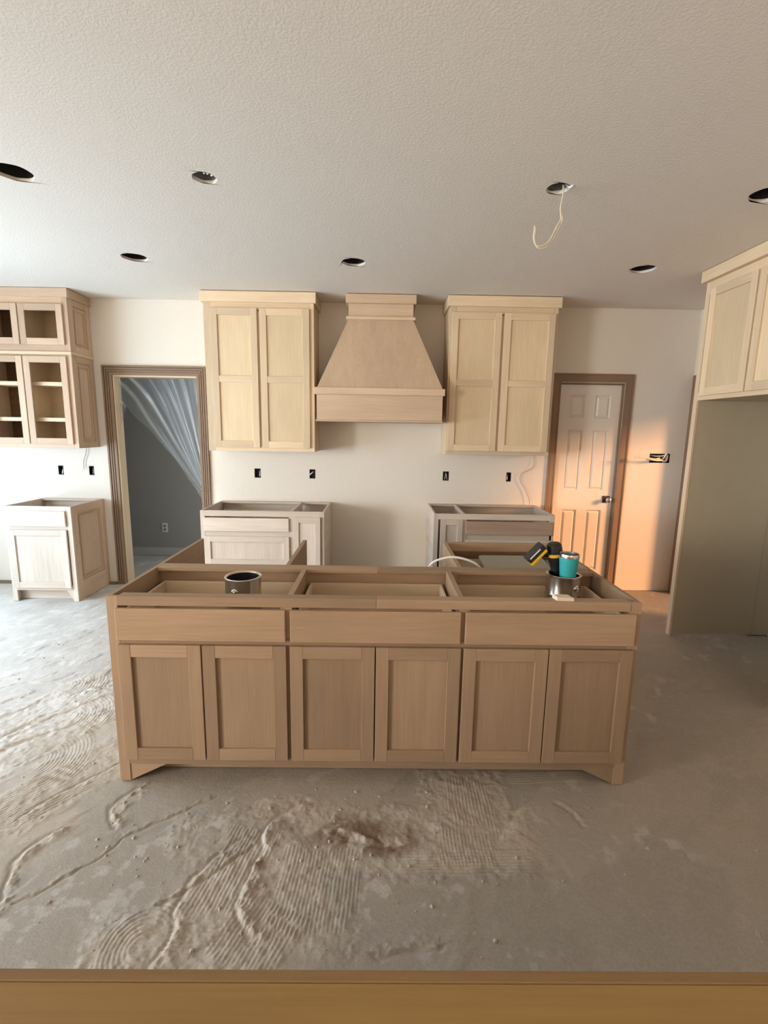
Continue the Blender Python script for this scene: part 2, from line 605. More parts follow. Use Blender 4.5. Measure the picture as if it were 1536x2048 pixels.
plate_with_holes('wall_left_window', 'wall', 'yz', -7.0, -7.12, -3.5, 1.82, 0.0, CH + 0.1, [(-3.0, -0.8, 0.45, 2.15)])
struct(board('wall_left_return', None, 'wall', -7.0, -4.52, 1.7, 1.82, 0, CH + 0.1, 0))
plate_with_holes('wall_rear', 'wall', 'xz', -3.5, -3.62, -7.0, 4.0, 0.0, CH + 0.1, [(-0.3, 2.7, 0.75, 2.25)])
# right side: alcove wall, stub beside the opening, header over the opening, outer wall with its door opening
plate_with_holes('wall_right', 'wall', 'yz', 3.15, 3.27, -3.5, 3.66, 0.0, CH, [])
struct(MB().box(3.0, 3.27, 3.672, 3.72, 0, CH).box(3.0, 3.12, 3.72, YB, 2.075, CH).box(3.0, 3.12, 4.70, YB, 0, 2.075).build('wall_opening', 'wall'))
plate_with_holes('wall_outer', 'wall', 'yz', 3.95, 4.07, 2.6, YB + 0.1, 0.0, CH, [(2.95, 4.35, -0.01, 2.06)])
struct(board('wall_passage', None, 'wall', 3.27, 4.0, 2.6, 2.7, 0, CH, 0))
# hall behind the open doorway
struct(board('wall_hall', None, 'hallwall', -4.4, 0.5, 5.9, 6.0, 0, 2.5, 0))
struct(board('wall_hall_side', None, 'hallwall', 0.4, 0.5, YB + 0.115, 5.9, 0, 2.5, 0))
M['hallbase'] = plain('hall_baseboard_paint', (0.50, 0.51, 0.52), 0.5)
struct(board('baseboard_hall', None, 'hallbase', -4.4, 0.4, 5.885, 5.9, 0.0, 0.10))
# bottom plate showing where the baseboards are still missing
struct(board('trim_4', None, 'plate', -4.4, -3.33, 4.735, YB, 0, 0.022))
struct(board('trim_5', None, 'plate', -2.72, -2.65, 4.735, YB, 0, 0.022))


# ------------------------------------------------------------------ floor: a slab with scraped mortar
_tab = np.random.RandomState(5).rand(256, 256)


def vnoise(x, y):
    xi, yi = np.floor(x).astype(int), np.floor(y).astype(int)
    fx, fy = x - xi, y - yi
    fx, fy = fx * fx * (3 - 2 * fx), fy * fy * (3 - 2 * fy)
    g = lambda i, j: _tab[i % 256, j % 256]
    return (g(xi, yi) * (1 - fx) + g(xi + 1, yi) * fx) * (1 - fy) + (g(xi, yi + 1) * (1 - fx) + g(xi + 1, yi + 1) * fx) * fy


def fbm(x, y, s, o=4, seed=0):
    t, a, n = 0, 1.0, 0
    for k in range(o):
        t = t + a * vnoise(x * s + 17.3 * k + seed * 7.1, y * s + 9.7 * k + seed * 3.3)
        n += a; a *= 0.5; s *= 2.1
    return t / n


def sstep(a, c, x):
    t = np.clip((x - a) / (c - a), 0, 1)
    return t * t * (3 - 2 * t)


def mortar_mask(x, y):
    # streaks of mortar, slanted left of the island, patchy elsewhere
    u = x * 0.72 + y * 0.70
    v = -x * 0.70 + y * 0.72
    n = fbm(u * 0.55, v * 1.5, 1.6, 5, 1)
    return sstep(0.49, 0.535, n)


def ragged(x, y, cx, cy, rx, ry, ang=0.0, seed=0, soft=0.12, rag=0.55):
    """a patch with a torn outline"""
    c, s_ = math.cos(ang), math.sin(ang)
    a, b_ = (x - cx) * c + (y - cy) * s_, -(x - cx) * s_ + (y - cy) * c
    d = np.maximum(np.abs(a) / rx, np.abs(b_) / ry)
    return sstep(1 + soft, 1 - soft, d + rag * (fbm(x, y, 9, 4, seed) - 0.5))


def rough_zone(x, y):
    m = ragged(x, y, -0.42, 1.50, 0.30, 0.34, 0.25, 41)
    m = np.maximum(m, ragged(x, y, 0.10, 1.66, 0.55, 0.17, 0.0, 42))
    m = np.maximum(m, ragged(x, y, 0.40, 1.80, 0.20, 0.26, 0.0, 43))
    m = np.maximum(m, ragged(x, y, -0.62, 1.28, 0.30, 0.14, 0.2, 44))
    m = np.maximum(m, ragged(x, y, -1.50, 1.80, 0.16, 0.50, -0.6, 45))
    m = np.maximum(m, ragged(x, y, -1.75, 2.45, 0.30, 0.60, -0.5, 46))
    return m


STROKES = [  # straight trowel strokes: centre, direction, half length, half width, spacing, seed
    (-1.47, 1.86, 0.95, 0.20, 0.13, 0.0150, 3), (-1.40, 1.70, 0.25, 0.20, 0.07, 0.0150, 31), (0.41, 1.86, 1.52, 0.15, 0.10, 0.0145, 4),
    (0.36, 1.64, 1.57, 0.09, 0.11, 0.0140, 5), (0.32, 1.555, 0.02, 0.24, 0.05, 0.0140, 6), (-0.50, 1.52, 1.38, 0.17, 0.10, 0.0145, 7),
    (-0.21, 1.45, 1.50, 0.15, 0.14, 0.0140, 8), (-0.60, 1.285, 0.10, 0.16, 0.05, 0.0140, 10), (0.80, 2.02, 0.03, 0.20, 0.04, 0.0145, 11),
    (-1.62, 2.25, 0.85, 0.25, 0.08, 0.0160, 12), (-0.36, 1.30, 1.2, 0.10, 0.12, 0.0150, 13)]
ARCS = [  # swirled strokes: centre, radius range, angle range, spacing, seed
    (-1.70, 2.44, 0.04, 0.26, -1.4, 1.5, 0.0165, 1), (-1.64, 2.08, 0.05, 0.26, -1.2, 1.3, 0.0155, 2), (-0.72, 1.25, 0.02, 0.13, 1.3, 5.0, 0.0140, 9),
    (-1.95, 2.75, 0.06, 0.30, -1.0, 1.2, 0.0180, 14)]
CRUSTS = [  # old grout and mortar edges: path, width, height, seed
    ([(-0.30, 1.84), (-0.37, 1.77), (-0.43, 1.70), (-0.415, 1.60), (-0.45, 1.45), (-0.43, 1.36), (-0.38, 1.29)], 0.017, 0.013, 1),
    ([(-0.50, 1.66), (-0.61, 1.54), (-0.645, 1.41), (-0.63, 1.28), (-0.66, 1.18)], 0.014, 0.009, 2),
    ([(-1.24, 1.70), (-1.31, 1.57), (-1.25, 1.39), (-1.30, 1.28)], 0.014, 0.010, 3),
    ([(-1.05, 1.92), (-1.09, 1.82), (-1.05, 1.74)], 0.020, 0.014, 4), ([(-1.16, 2.16), (-1.34, 1.92), (-1.45, 1.75)], 0.011, 0.008, 5),
    ([(-1.20, 1.40), (-1.03, 1.58), (-0.95, 1.70), (-0.70, 1.89)], 0.009, 0.004, 6), ([(-0.14, 1.70), (-0.03, 1.655), (0.08, 1.645)], 0.016, 0.010, 7),
    ([(-0.72, 1.40), (-0.60, 1.50), (-0.48, 1.62)], 0.010, 0.006, 12), ([(0.02, 1.245), (0.10, 1.26), (0.20, 1.27)], 0.014, 0.006, 8),
    ([(-1.75, 2.25), (-1.95, 2.10), (-2.05, 2.02)], 0.014, 0.008, 9), ([(-1.55, 2.95), (-1.62, 2.80), (-1.80, 2.66)], 0.013, 0.008, 10),
    ([(0.80, 1.86), (0.84, 1.80), (0.86, 1.74)], 0.010, 0.005, 11)]


def floor_base(x, y):
    x, y = np.asarray(x, float), np.asarray(y, float)
    h = 0.004 * (fbm(x, y, 1.3, 3, 2) - 0.5) + 0.0028 * mortar_mask(x, y)
    rough = sstep(0.45, 0.62, fbm(x, y, 1.1, 3, 4)) * 0.6
    z_ = rough_zone(x, y)
    h = h + 0.0022 * rough * (fbm(x, y, 16, 3, 5) - 0.5) + z_ * (0.002 + 0.0075 * (fbm(x, y, 42, 4, 6) - 0.5))
    # scraped, slanted lumps on the bright left side
    u = x * 0.72 + y * 0.70
    v = -x * 0.70 + y * 0.72
    lf = sstep(-1.15, -1.6, x) * sstep(1.8, 2.3, y)
    h = h + lf * (0.006 * sstep(0.56, 0.66, fbm(u * 0.5, v * 1.3, 9, 4, 7)) + 0.003 * (fbm(x, y, 30, 3, 15) - 0.5))
    return h - 0.004


def floor_h(x, y):
    return floor_base(x, y)


def relief(X, Y):
    """the floor's height everywhere on the grid, trowel ridges and crusts included"""
    Z = floor_base(X, Y)
    T = np.zeros_like(Z)          # where ridged mortar lies

    def win(x0, x1, y0, y1):
        i0, i1 = np.searchsorted(xs, [x0, x1])
        j0, j1 = np.searchsorted(ys, [y0, y1])
        return slice(j0, j1), slice(i0, i1)
    for cx, cy, ang, hl, hw, sp, sd_ in STROKES:
        R_ = hl + hw + 0.05
        q = win(cx - R_, cx + R_, cy - R_, cy + R_)
        x, y = X[q], Y[q]
        c, s_ = math.cos(ang), math.sin(ang)
        a, b_ = (x - cx) * c + (y - cy) * s_, -(x - cx) * s_ + (y - cy) * c
        b_ = b_ + 0.012 * (fbm(x, y, 7, 2, sd_ + 50) - 0.5)
        m_ = ragged(x, y, cx, cy, hl, hw, ang, sd_ + 60, 0.15, 0.7)
        k_ = 0.35 + 0.9 * fbm(x, y, 22, 3, sd_ + 70)
        Z[q] += m_ * k_ * 0.0030 * (0.5 + 0.5 * np.cos(2 * np.pi * b_ / sp))
        T[q] = np.maximum(T[q], m_)
    for cx, cy, r0, r1, a0, a1, sp, sd_ in ARCS:
        q = win(cx - r1 - 0.03, cx + r1 + 0.03, cy - r1 - 0.03, cy + r1 + 0.03)
        x, y = X[q], Y[q]
        rr = np.hypot(x - cx, (y - cy) * 0.85)
        th = np.arctan2(y - cy, x - cx)
        mid, half = (a0 + a1) / 2, (a1 - a0) / 2
        dth = np.abs((th - mid + np.pi) % (2 * np.pi) - np.pi) / half
        dr = np.abs(rr - (r0 + r1) / 2) / ((r1 - r0) / 2)
        m_ = sstep(1.12, 0.88, np.maximum(dth, dr) + 0.6 * (fbm(x, y, 10, 4, sd_ + 60) - 0.5))
        Z[q] += m_ * 0.0030 * (0.4 + 0.8 * fbm(x, y, 20, 3, sd_)) * (0.5 + 0.5 * np.cos(2 * np.pi * (rr + 0.006 * (fbm(x, y, 6, 2, sd_) - 0.5)) / sp))
        T[q] = np.maximum(T[q], m_)
    for pts, w_, h_, sd_ in CRUSTS:
        P3 = smooth_path([(a, c, 0) for a, c in pts], 10)
        q = win(min(p.x for p in P3) - 0.08, max(p.x for p in P3) + 0.08, min(p.y for p in P3) - 0.08, max(p.y for p in P3) + 0.08)
        x, y = X[q], Y[q]
        x_ = x + 0.030 * (fbm(x, y, 18, 3, sd_ + 80) - 0.5)
        y_ = y + 0.030 * (fbm(x, y, 18, 3, sd_ + 90) - 0.5)
        best = np.full(x.shape, 9.0)
        side = np.zeros(x.shape)
        for p, p2 in zip(P3, P3[1:]):
            d = p2 - p
            L2 = d.x * d.x + d.y * d.y
            t_ = np.clip(((x_ - p.x) * d.x + (y_ - p.y) * d.y) / L2, 0, 1)
            ex, ey = x_ - p.x - t_ * d.x, y_ - p.y - t_ * d.y
            di = np.hypot(ex, ey)
            up = di < best
            best = np.where(up, di, best)
            side = np.where(up, np.sign(d.x * ey - d.y * ex), side)
        n_ = sstep(0.38, 0.62, fbm(x, y, 30, 4, sd_ + 20)) * (0.5 + fbm(x, y, 70, 2, sd_))
        wid = np.where(side > 0, w_ * 1.7, w_ * 0.5)
        Z[q] += 0.75 * h_ * n_ * np.exp(-(best / wid) ** 2)
        # the slab drops away along the steep side
        Z[q] -= 0.004 * np.exp(-((best - w_ * 1.1) / (w_ * 0.6)) ** 2) * (side < 0)
        T[q] = np.maximum(T[q], 0.8 * np.exp(-(best / wid) ** 2))
    return Z, T


def spread(a, c, st):
    return np.linspace(a, c, max(2, int(round((c - a) / st))), endpoint=False)


xs = np.concatenate([spread(-7.0, -4.5, 0.1), spread(-4.5, -2.6, 0.018), spread(-2.6, -2.0, 0.008), spread(-2.0, 0.75, 0.0042), spread(0.75, 2.4, 0.009), spread(2.4, 4.02, 0.02)])
ys = [-3.6]
while ys[-1] < 6.0:
    yy = ys[-1]
    ys.append(yy + (0.08 if yy < 0.55 else 0.02 if yy < 1.1 else 0.0027 * yy if yy < 2.9 else 0.0065 * yy))
ys = np.array(ys)
X, Y = np.meshgrid(xs, ys)
Z, RIDGED = relief(X, Y)
nx, ny = len(xs), len(ys)
me = bpy.data.meshes.new('floor')
me.vertices.add(nx * ny)
me.vertices.foreach_set('co', np.stack([X, Y, Z], -1).astype(np.float32).ravel())
idx = np.arange(nx * ny).reshape(ny, nx)
quads = np.stack([idx[:-1, :-1], idx[:-1, 1:], idx[1:, 1:], idx[1:, :-1]], -1).reshape(-1, 4)
me.loops.add(quads.size)
me.loops.foreach_set('vertex_index', quads.ravel().astype(np.int32))
me.polygons.add(len(quads))
me.polygons.foreach_set('loop_start', (np.arange(len(quads)) * 4).astype(np.int32))
me.update(calc_edges=True)
me.polygons.foreach_set('use_smooth', np.ones(len(quads), bool))
tone = np.zeros((ny, nx, 4), np.float32)
tone[..., 3] = 1
tone[..., 0] = np.clip(0.30 + 0.35 * mortar_mask(X, Y) * (0.5 + 0.5 * fbm(X, Y, 5, 3, 8)) + 0.55 * np.maximum(RIDGED, rough_zone(X, Y)) + 0.3 * (fbm(X, Y, 2.2, 4, 18) - 0.5), 0, 1)


def blot(cx, cy, rx, ry, seed, lo, hi):
    d = np.sqrt(((X - cx) / rx) ** 2 + ((Y - cy) / ry) ** 2)
    return np.clip(1 - d, 0, 1) * sstep(lo, hi, fbm(X, Y, 16, 4, seed))


tone[..., 0] *= 1 - 0.9 * ragged(X, Y, 0.22, 1.36, 0.40, 0.17, 0.05, 51)          # smooth grey skim
tone[..., 0] *= 1 - 0.7 * ragged(X, Y, -0.92, 1.52, 0.22, 0.50, -0.85, 52)
tone[..., 1] = np.clip(2.0 * blot(0.0, 1.665, 0.22, 0.11, 11, 0.45, 0.60) + 1.1 * blot(-0.12, 1.70, 0.30, 0.14, 12, 0.5, 0.66) + 0.7 * blot(-0.42, 1.55, 0.10, 0.35, 15, 0.5, 0.62), 0, 0.95)
left = sstep(-0.9, -2.0, X) * sstep(1.5, 2.6, Y)  # pale mask for dust and for daylight painted onto the left floor
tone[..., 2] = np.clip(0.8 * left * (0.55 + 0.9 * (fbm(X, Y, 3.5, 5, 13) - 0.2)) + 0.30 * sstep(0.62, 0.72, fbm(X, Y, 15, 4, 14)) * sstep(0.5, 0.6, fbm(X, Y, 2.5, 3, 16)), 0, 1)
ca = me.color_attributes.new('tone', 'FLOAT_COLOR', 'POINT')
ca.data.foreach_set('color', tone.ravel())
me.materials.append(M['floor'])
floor = bpy.data.objects.new('floor', me)
COL.objects.link(floor)
struct(floor)

rs = random.Random(21)
mb = MB()
for k in range(260):
    if k < 150:
        x, y = rs.gauss(-0.45, 0.45), rs.gauss(1.6, 0.22)
    elif k < 215:
        x, y = rs.uniform(-2.4, -1.3), rs.uniform(1.7, 3.8)
    else:
        x, y = rs.uniform(0.1, 1.7), rs.uniform(1.15, 2.0)
    if -1.2 < x < 1.18 and 1.93 < y < 3.1:
        continue
    r = rs.choice((0.003, 0.004, 0.004, 0.006, 0.009))
    z = float(floor_h(x, y))
    a = rs.uniform(0, 6)
    bot = [(x + r * math.cos(a + q) * rs.uniform(0.8, 1.5), y + r * math.sin(a + q) * rs.uniform(0.8, 1.5), z - 0.002) for q in (0, 1.57, 3.14, 4.71)]
    top = [(x + 0.5 * r * math.cos(a + q), y + 0.5 * r * math.sin(a + q), z + r * rs.uniform(0.5, 0.9)) for q in (0, 1.57, 3.14, 4.71)]
    mb.hexa(bot + top)
o = mb.build('mortar_crumbs', 'mortar', floor)
o['kind'] = 'stuff'


# ------------------------------------------------------------------ doorway, door and their trim
def casing(name, x0, x1, zt, wd, mat, ridged=True):
    """moulded casing round an opening: legs and head, stepped profile"""
    root = bpy.data.objects.new(name, None)
    COL.objects.link(root)
    struct(root)

    def leg(sx, xo):
        mb = MB()
        # xo outer edge, sx direction towards the opening
        steps = [(0, 0.016, 0.024), (0.023, 0.037, 0.020), (0.044, 0.056, 0.018), (0.063, wd, 0.014)] if ridged else [(0, 0.014, 0.018), (0.014, wd - 0.012, 0.012), (wd - 0.012, wd, 0.015)]
        for a, c, d in steps:
            mb.box(xo + sx * a, xo + sx * c, YB - d, YB, 0, zt - wd + 0.0, 0.001)
        if ridged:
            mb.box(xo, xo + sx * wd, YB - 0.007, YB, 0, zt - wd)
        mb.build('casing_leg', mat + 'z', root)
    leg(1, x0); leg(-1, x1)
    mb = MB()
    steps = [(0, 0.016, 0.024), (0.023, 0.037, 0.020), (0.044, 0.056, 0.018), (0.063, wd, 0.014)] if ridged else [(0, 0.014, 0.018), (0.014, wd - 0.012, 0.012), (wd - 0.012, wd, 0.015)]
    for a, c, d in steps:
        # mitred: each step runs inwards by its distance from the outer edge
        mb.prism([(x0 + a, YB - d, zt - a), (x1 - a, YB - d, zt - a), (x1 - c, YB - d, zt - c), (x0 + c, YB - d, zt - c)], (0, d, 0))
        for xo, sx in ((x0, 1), (x1, -1)):
            mb.prism([(xo + sx * a, YB - d, zt - a), (xo + sx * c, YB - d, zt - c), (xo + sx * c, YB - d, zt - wd), (xo + sx * a, YB - d, zt - wd)], (0, d, 0))
    if ridged:
        mb.box(x0, x1, YB - 0.008, YB, zt - wd, zt)
    mb.build('casing_head', mat + 'x', root)
    return root


t1 = casing('trim_1', -2.643, -1.666, 2.153, 0.088, 'trim')
board('jamb', t1, 'palez', -2.557, -2.54, YB, YB + 0.116, 0, 2.05)
board('jamb', t1, 'palez', -1.76, -1.743, YB, YB + 0.116, 0, 2.05)
board('jamb', t1, 'palex', -2.557, -1.743, YB, YB + 0.116, 2.05, 2.067)
t2 = casing('trim_2', 1.650, 2.428, 2.152, 0.078, 'trim', False)
board('jamb', t2, 'trimz', 1.709, 1.722, YB - 0.002, YB + 0.116, 0, 2.055)
board('jamb', t2, 'trimz', 2.331, 2.344, YB - 0.002, YB + 0.116, 0, 2.055)
board('jamb', t2, 'trimx', 1.709, 2.344, YB - 0.002, YB + 0.116, 2.055, 2.067)
# casing of the opening in the right wall, seen edge on
t3 = bpy.data.objects.new('trim_3', None)
COL.objects.link(t3)
struct(t3)
board('casing_leg', t3, 'trimz', 2.98, 3.0, 4.655, 4.745, 0, 2.15, 0.003)
board('casing_head', t3, 'trimy', 2.98, 3.0, 3.72, 4.655, 2.06, 2.15, 0.003)

# six-panel door
door = MB().box(1.724, 2.329, YB + 0.035, YB + 0.055, 0.012, 2.052).build('door_1', 'doorpaint')
struct(door)
cols = [(1.835, 1.985), (2.085, 2.235)]
rows = [(0.21, 0.83), (1.03, 1.62), (1.735, 1.955)]
fy0, fy1 = YB + 0.020, YB + 0.036
for a, c in ((1.724, 1.835), (1.985, 2.085), (2.235, 2.329)):
    board('door_stile', door, 'doorpaint', a, c, fy0, fy1, 0.012, 2.052, 0.0)
for a, c in ((0.012, 0.21), (0.83, 1.03), (1.62, 1.735), (1.955, 2.052)):
    for u0, u1 in cols:
        board('door_rail', door, 'doorpaint', u0, u1, fy0, fy1, a, c, 0.0)
for u0, u1 in cols:
    for z0, z1 in rows:
        mb = MB()
        i, y_out, y_in = 0.032, YB + 0.0345, YB + 0.022
        a = [(u0, y_out, z0), (u1, y_out, z0), (u1, y_out, z1), (u0, y_out, z1)]
        # cove down to the back sheet and up to the raised field
        g = [(u0 + 0.012, y_out + 0.001, z0 + 0.012), (u1 - 0.012, y_out + 0.001, z0 + 0.012), (u1 - 0.012, y_out + 0.001, z1 - 0.012), (u0 + 0.012, y_out + 0.001, z1 - 0.012)]
        fld = [(u0 + i, y_in, z0 + i), (u1 - i, y_in, z0 + i), (u1 - i, y_in, z1 - i), (u0 + i, y_in, z1 - i)]
        e = [(u0, fy0 + 0.001, z0), (u1, fy0 + 0.001, z0), (u1, fy0 + 0.001, z1), (u0, fy0 + 0.001, z1)]
        loops = [[mb.bm.verts.new(p) for p in lp] for lp in (e, g, fld)]
        for A, Bq in zip(loops, loops[1:]):
            for k in range(4):
                mb.bm.faces.new((A[k], A[(k + 1) % 4], Bq[(k + 1) % 4], Bq[k]))
        mb.bm.faces.new(loops[2])
        mb.build('door_panel', 'doorpaint', door)
knob = MB().box(2.235, 2.305, fy0 - 0.008, fy0, 0.905, 0.975, 0.002).build('knob_plate', 'black', door)
knob['label'] = 'black square door knob plate'
rot = Matrix.Translation((2.275, fy0 - 0.008, 0.938)) @ Matrix.Rotation(math.pi / 2, 4, 'X')
MB().lathe([(0, 0), (0.013, 0), (0.011, 0.02), (0.016, 0.028), (0.025, 0.036), (0.027, 0.048), (0.022, 0.06), (0.01, 0.065), (0, 0.066)], 20, rot).build('knob', 'chrome', knob, True)
for z in (1.79, 1.0, 0.2):
    h = board('hinge', door, 'black', 1.714, 1.729, YB - 0.004, fy0 + 0.004, z - 0.05, z + 0.05, 0.001)


# ------------------------------------------------------------------ electrical
def outlet_box(x0, x1, z0, z1, label, wires, stub=True):
    cx, cz = (x0 + x1) / 2, (z0 + z1) / 2
    t = thing('electrical_box', label, 'electrical box', (cx, YB, z0), 'open boxes in the back wall')
    e = 0.0015
    mb = MB()
    a0, a1, b0, b1, d = x0 + e, x1 - e, z0 + e, z1 - e, 0.055
    mb.box(a0, a0 + 0.003, YB - 0.0015, YB + d, b0, b1); mb.box(a1 - 0.003, a1, YB - 0.0015, YB + d, b0, b1)
    mb.box(a0, a1, YB - 0.0015, YB + d, b0, b0 + 0.003); mb.box(a0, a1, YB - 0.0015, YB + d, b1 - 0.003, b1)
    mb.box(a0, a1, YB + d - 0.003, YB + d, b0, b1)
    mb.build('box_shell', 'black', t)
    for pts, mat, r in wires:
        MB().tube([(cx + p[0], YB + p[1], cz + p[2]) for p in pts], r).build('wire', mat, t, True)
    return t


wl = [
    ('black electrical box left of the thin hanging wire, nearest the left edge', [([(0.008, 0.05, 0.02), (0.012, 0.01, 0.0), (0.010, 0.002, -0.035)], 'whitewire', 0.005)]),
    ('black electrical box just under the end of the glazed wall cabinet', [([(0, 0.05, 0.0), (0.01, 0.006, -0.03), (0.012, 0.01, 0.02)], 'greywire', 0.0035)]),
    ('black electrical box above the left base cabinet, nearer the open doorway', [([(0.01, 0.05, 0.02), (0.022, 0.004, 0.0), (0.018, 0.01, -0.03)], 'whitewire', 0.004)]),
    ('black electrical box left of the range hood gap, white wire loop inside', [([(-0.02, 0.05, 0.01), (-0.022, -0.008, -0.005), (-0.002, -0.004, 0.012), (0.006, 0.01, 0.02)], 'whitewire', 0.005)]),
    ('black electrical box right of the range hood gap, two pale wires inside', [([(-0.006, 0.05, 0.03), (0.0, 0.004, 0.02), (-0.010, 0.006, -0.035)], 'greywire', 0.004), ([(0.002, 0.05, 0.03), (0.004, 0.004, 0.02), (0.014, 0.006, -0.035)], 'greywire', 0.004)]),
    ('small black electrical box beside the thin dangling wire near the panelled door', [([(-0.008, 0.05, 0.03), (-0.014, 0.004, 0.0), (-0.012, 0.01, -0.03)], 'whitewire', 0.005)]),
]
for (a, c), (lab, wr) in zip(OUTLETS, wl):
    outlet_box(a, c, *OZ, lab, wr)
outlet_box(*BIGBOX, 'wide switch box with pale cables sticking out right of the panelled door', [
    ([(0.04, 0.05, -0.01), (0.0, -0.02, -0.012), (-0.12, -0.07, -0.002), (-0.22, -0.10, 0.012), (-0.31, -0.12, 0.014)], 'wire', 0.0075),
    ([(0.03, 0.05, 0.01), (-0.03, -0.03, 0.0), (-0.14, -0.06, -0.012), (-0.20, -0.09, 0.02), (-0.26, -0.11, 0.022)], 'wire', 0.0065),
    ([(0.06, 0.05, -0.02), (0.02, -0.02, -0.02), (-0.06, -0.05, -0.02), (-0.16, -0.075, -0.004)], 'whitewire', 0.005),
    ([(0.05, 0.05, 0.02), (0.03, -0.01, -0.005), (0.035, -0.03, 0.03), (0.045, -0.03, 0.05)], 'whitewire', 0.006),
    ([(0.09, 0.03, 0.03), (0.07, -0.004, 0.025), (0.06, -0.008, -0.02), (0.03, 0.0, -0.03)], 'greywire', 0.012),
    ([(-0.08, 0.04, 0.03), (-0.04, 0.0, 0.02), (0.02, -0.01, 0.025), (0.06, 0.02, 0.03)], 'whitewire', 0.005),
])
o = thing('wall_outlet', 'white wall outlet plate low on the grey hall wall', 'outlet', (-2.65, 5.9, 0.31))
pl = MB().box(-2.687, -2.617, 5.892, 5.9, 0.295, 0.41, 0.003).build('cover_plate', 'white', o)
for z in (0.33, 0.375):
    MB().lathe([(0, 0), (0.016, 0), (0.015, 0.003), (0, 0.003)], 16, Matrix.Translation((-2.652, 5.892, z)) @ Matrix.Rotation(math.pi / 2, 4, 'X')).build('socket', 'greybox', o)
tag(MB().tube([(-2.85, YB - 0.012, 1.383), (-2.852, YB - 0.02, 1.33), (-2.885, YB - 0.016, 1.24), (-2.888, YB - 0.02, 1.16)], 0.003).build('hanging_wire', 'greywire', None, True),
    'short thin wire hanging below the glazed wall cabinet', 'wire', 'thin wires hanging under wall cabinets')
tag(MB().tube([(1.505, YB - 0.012, 1.383), (1.515, YB - 0.02, 1.30), (1.49, YB - 0.02, 1.24), (1.40, YB - 0.025, 1.19), (1.39, YB - 0.02, 1.12), (1.45, YB - 0.02, 1.02), (1.49, YB - 0.025, 0.93), (1.489, YB - 0.03, 0.886)], 0.003).build('hanging_wire', 'greywire', None, True),
    'long bent thin wire dangling from the right wall cabinet to the base below', 'wire', 'thin wires hanging under wall cabinets')

names = ['round empty recessed-light hole in the ceiling cut by the left photo edge', 'round empty recessed-light hole in the ceiling cut by the right photo edge',
         'round recessed-light hole in the ceiling before the open doorway', 'round recessed-light hole in the ceiling in front of the range hood',
         'round recessed-light hole in the ceiling in front of the panelled door']
for (x, y, r), lab in zip(CANS, names):
    t = thing('recessed_light_can', lab, 'ceiling light', (x, y, CH + 0.0165), 'recessed light cut-outs')
    MB().lathe([(r + 0.012, CH + 0.0165), (r + 0.012, CH + 0.14), (0, CH + 0.14)], 28, Matrix.Translation((x, y, 0))).build('can_housing', 'dark', t, True)
    MB().tube([(x - 0.03, y + 0.03, CH + 0.13), (x - 0.01, y + 0.02, CH + 0.075), (x + 0.03, y + 0.035, CH + 0.08), (x + 0.05, y + 0.03, CH + 0.12)], 0.006).build('cable', 'dark', t, True)
for (x, y, r), lab in zip(PENDS, ['small round junction box with wire ends in the ceiling, left of centre', 'small round ceiling junction box from which the cream cable hangs']):
    t = thing('ceiling_junction_box', lab, 'junction box', (x, y, CH + 0.0165), 'pendant boxes above the island')
    MB().lathe([(r + 0.004, CH + 0.0165), (r + 0.004, CH + 0.055), (0, CH + 0.055)], 24, Matrix.Translation((x, y, 0))).build('box_shell', 'greybox', t, True)
    if x < 0:
        for dx, dy in ((0.012, -0.02), (0.026, -0.016), (0.04, 0.0)):
            MB().tube([(x + dx, y + dy + 0.02, CH + 0.05), (x + dx + 0.004, y + dy, CH + 0.02), (x + dx - 0.004, y + dy - 0.012, CH + 0.006)], 0.004).build('wire', 'whitewire', t, True)
    else:
        MB().tube([(x + 0.045, y + 0.02, CH + 0.03), (x + 0.048, y - 0.01, CH + 0.004), (x + 0.056, y - 0.03, CH - 0.001), (x + 0.06, y - 0.045, CH + 0.01)], 0.005).build('wire', 'whitewire', t, True)
cx, cy = 0.86, 2.545
cord = thing('hanging_cable', 'cream two-strand cable hanging from the ceiling in a hook shape', 'cable', (cx, cy, CH))
A = [(0.862, 2.545, 2.765), (0.862, 2.54, 2.72), (0.853, 2.535, 2.66), (0.858, 2.535, 2.61), (0.840, 2.535, 2.575), (0.820, 2.535, 2.53), (0.795, 2.535, 2.498), (0.765, 2.535, 2.487), (0.745, 2.535, 2.492), (0.732, 2.535, 2.525), (0.735, 2.535, 2.578)]
MB().tube(A, 0.0036).build('strand', 'wire', cord, True)
Bp = [(0.866, 2.550, 2.765), (0.866, 2.552, 2.72), (0.858, 2.550, 2.66), (0.872, 2.552, 2.615), (0.858, 2.550, 2.575), (0.834, 2.550, 2.525), (0.805, 2.550, 2.490), (0.768, 2.548, 2.482), (0.752, 2.548, 2.492), (0.742, 2.548, 2.525), (0.745, 2.548, 2.572)]
MB().tube(Bp, 0.0036).build('strand', 'wire', cord, True)


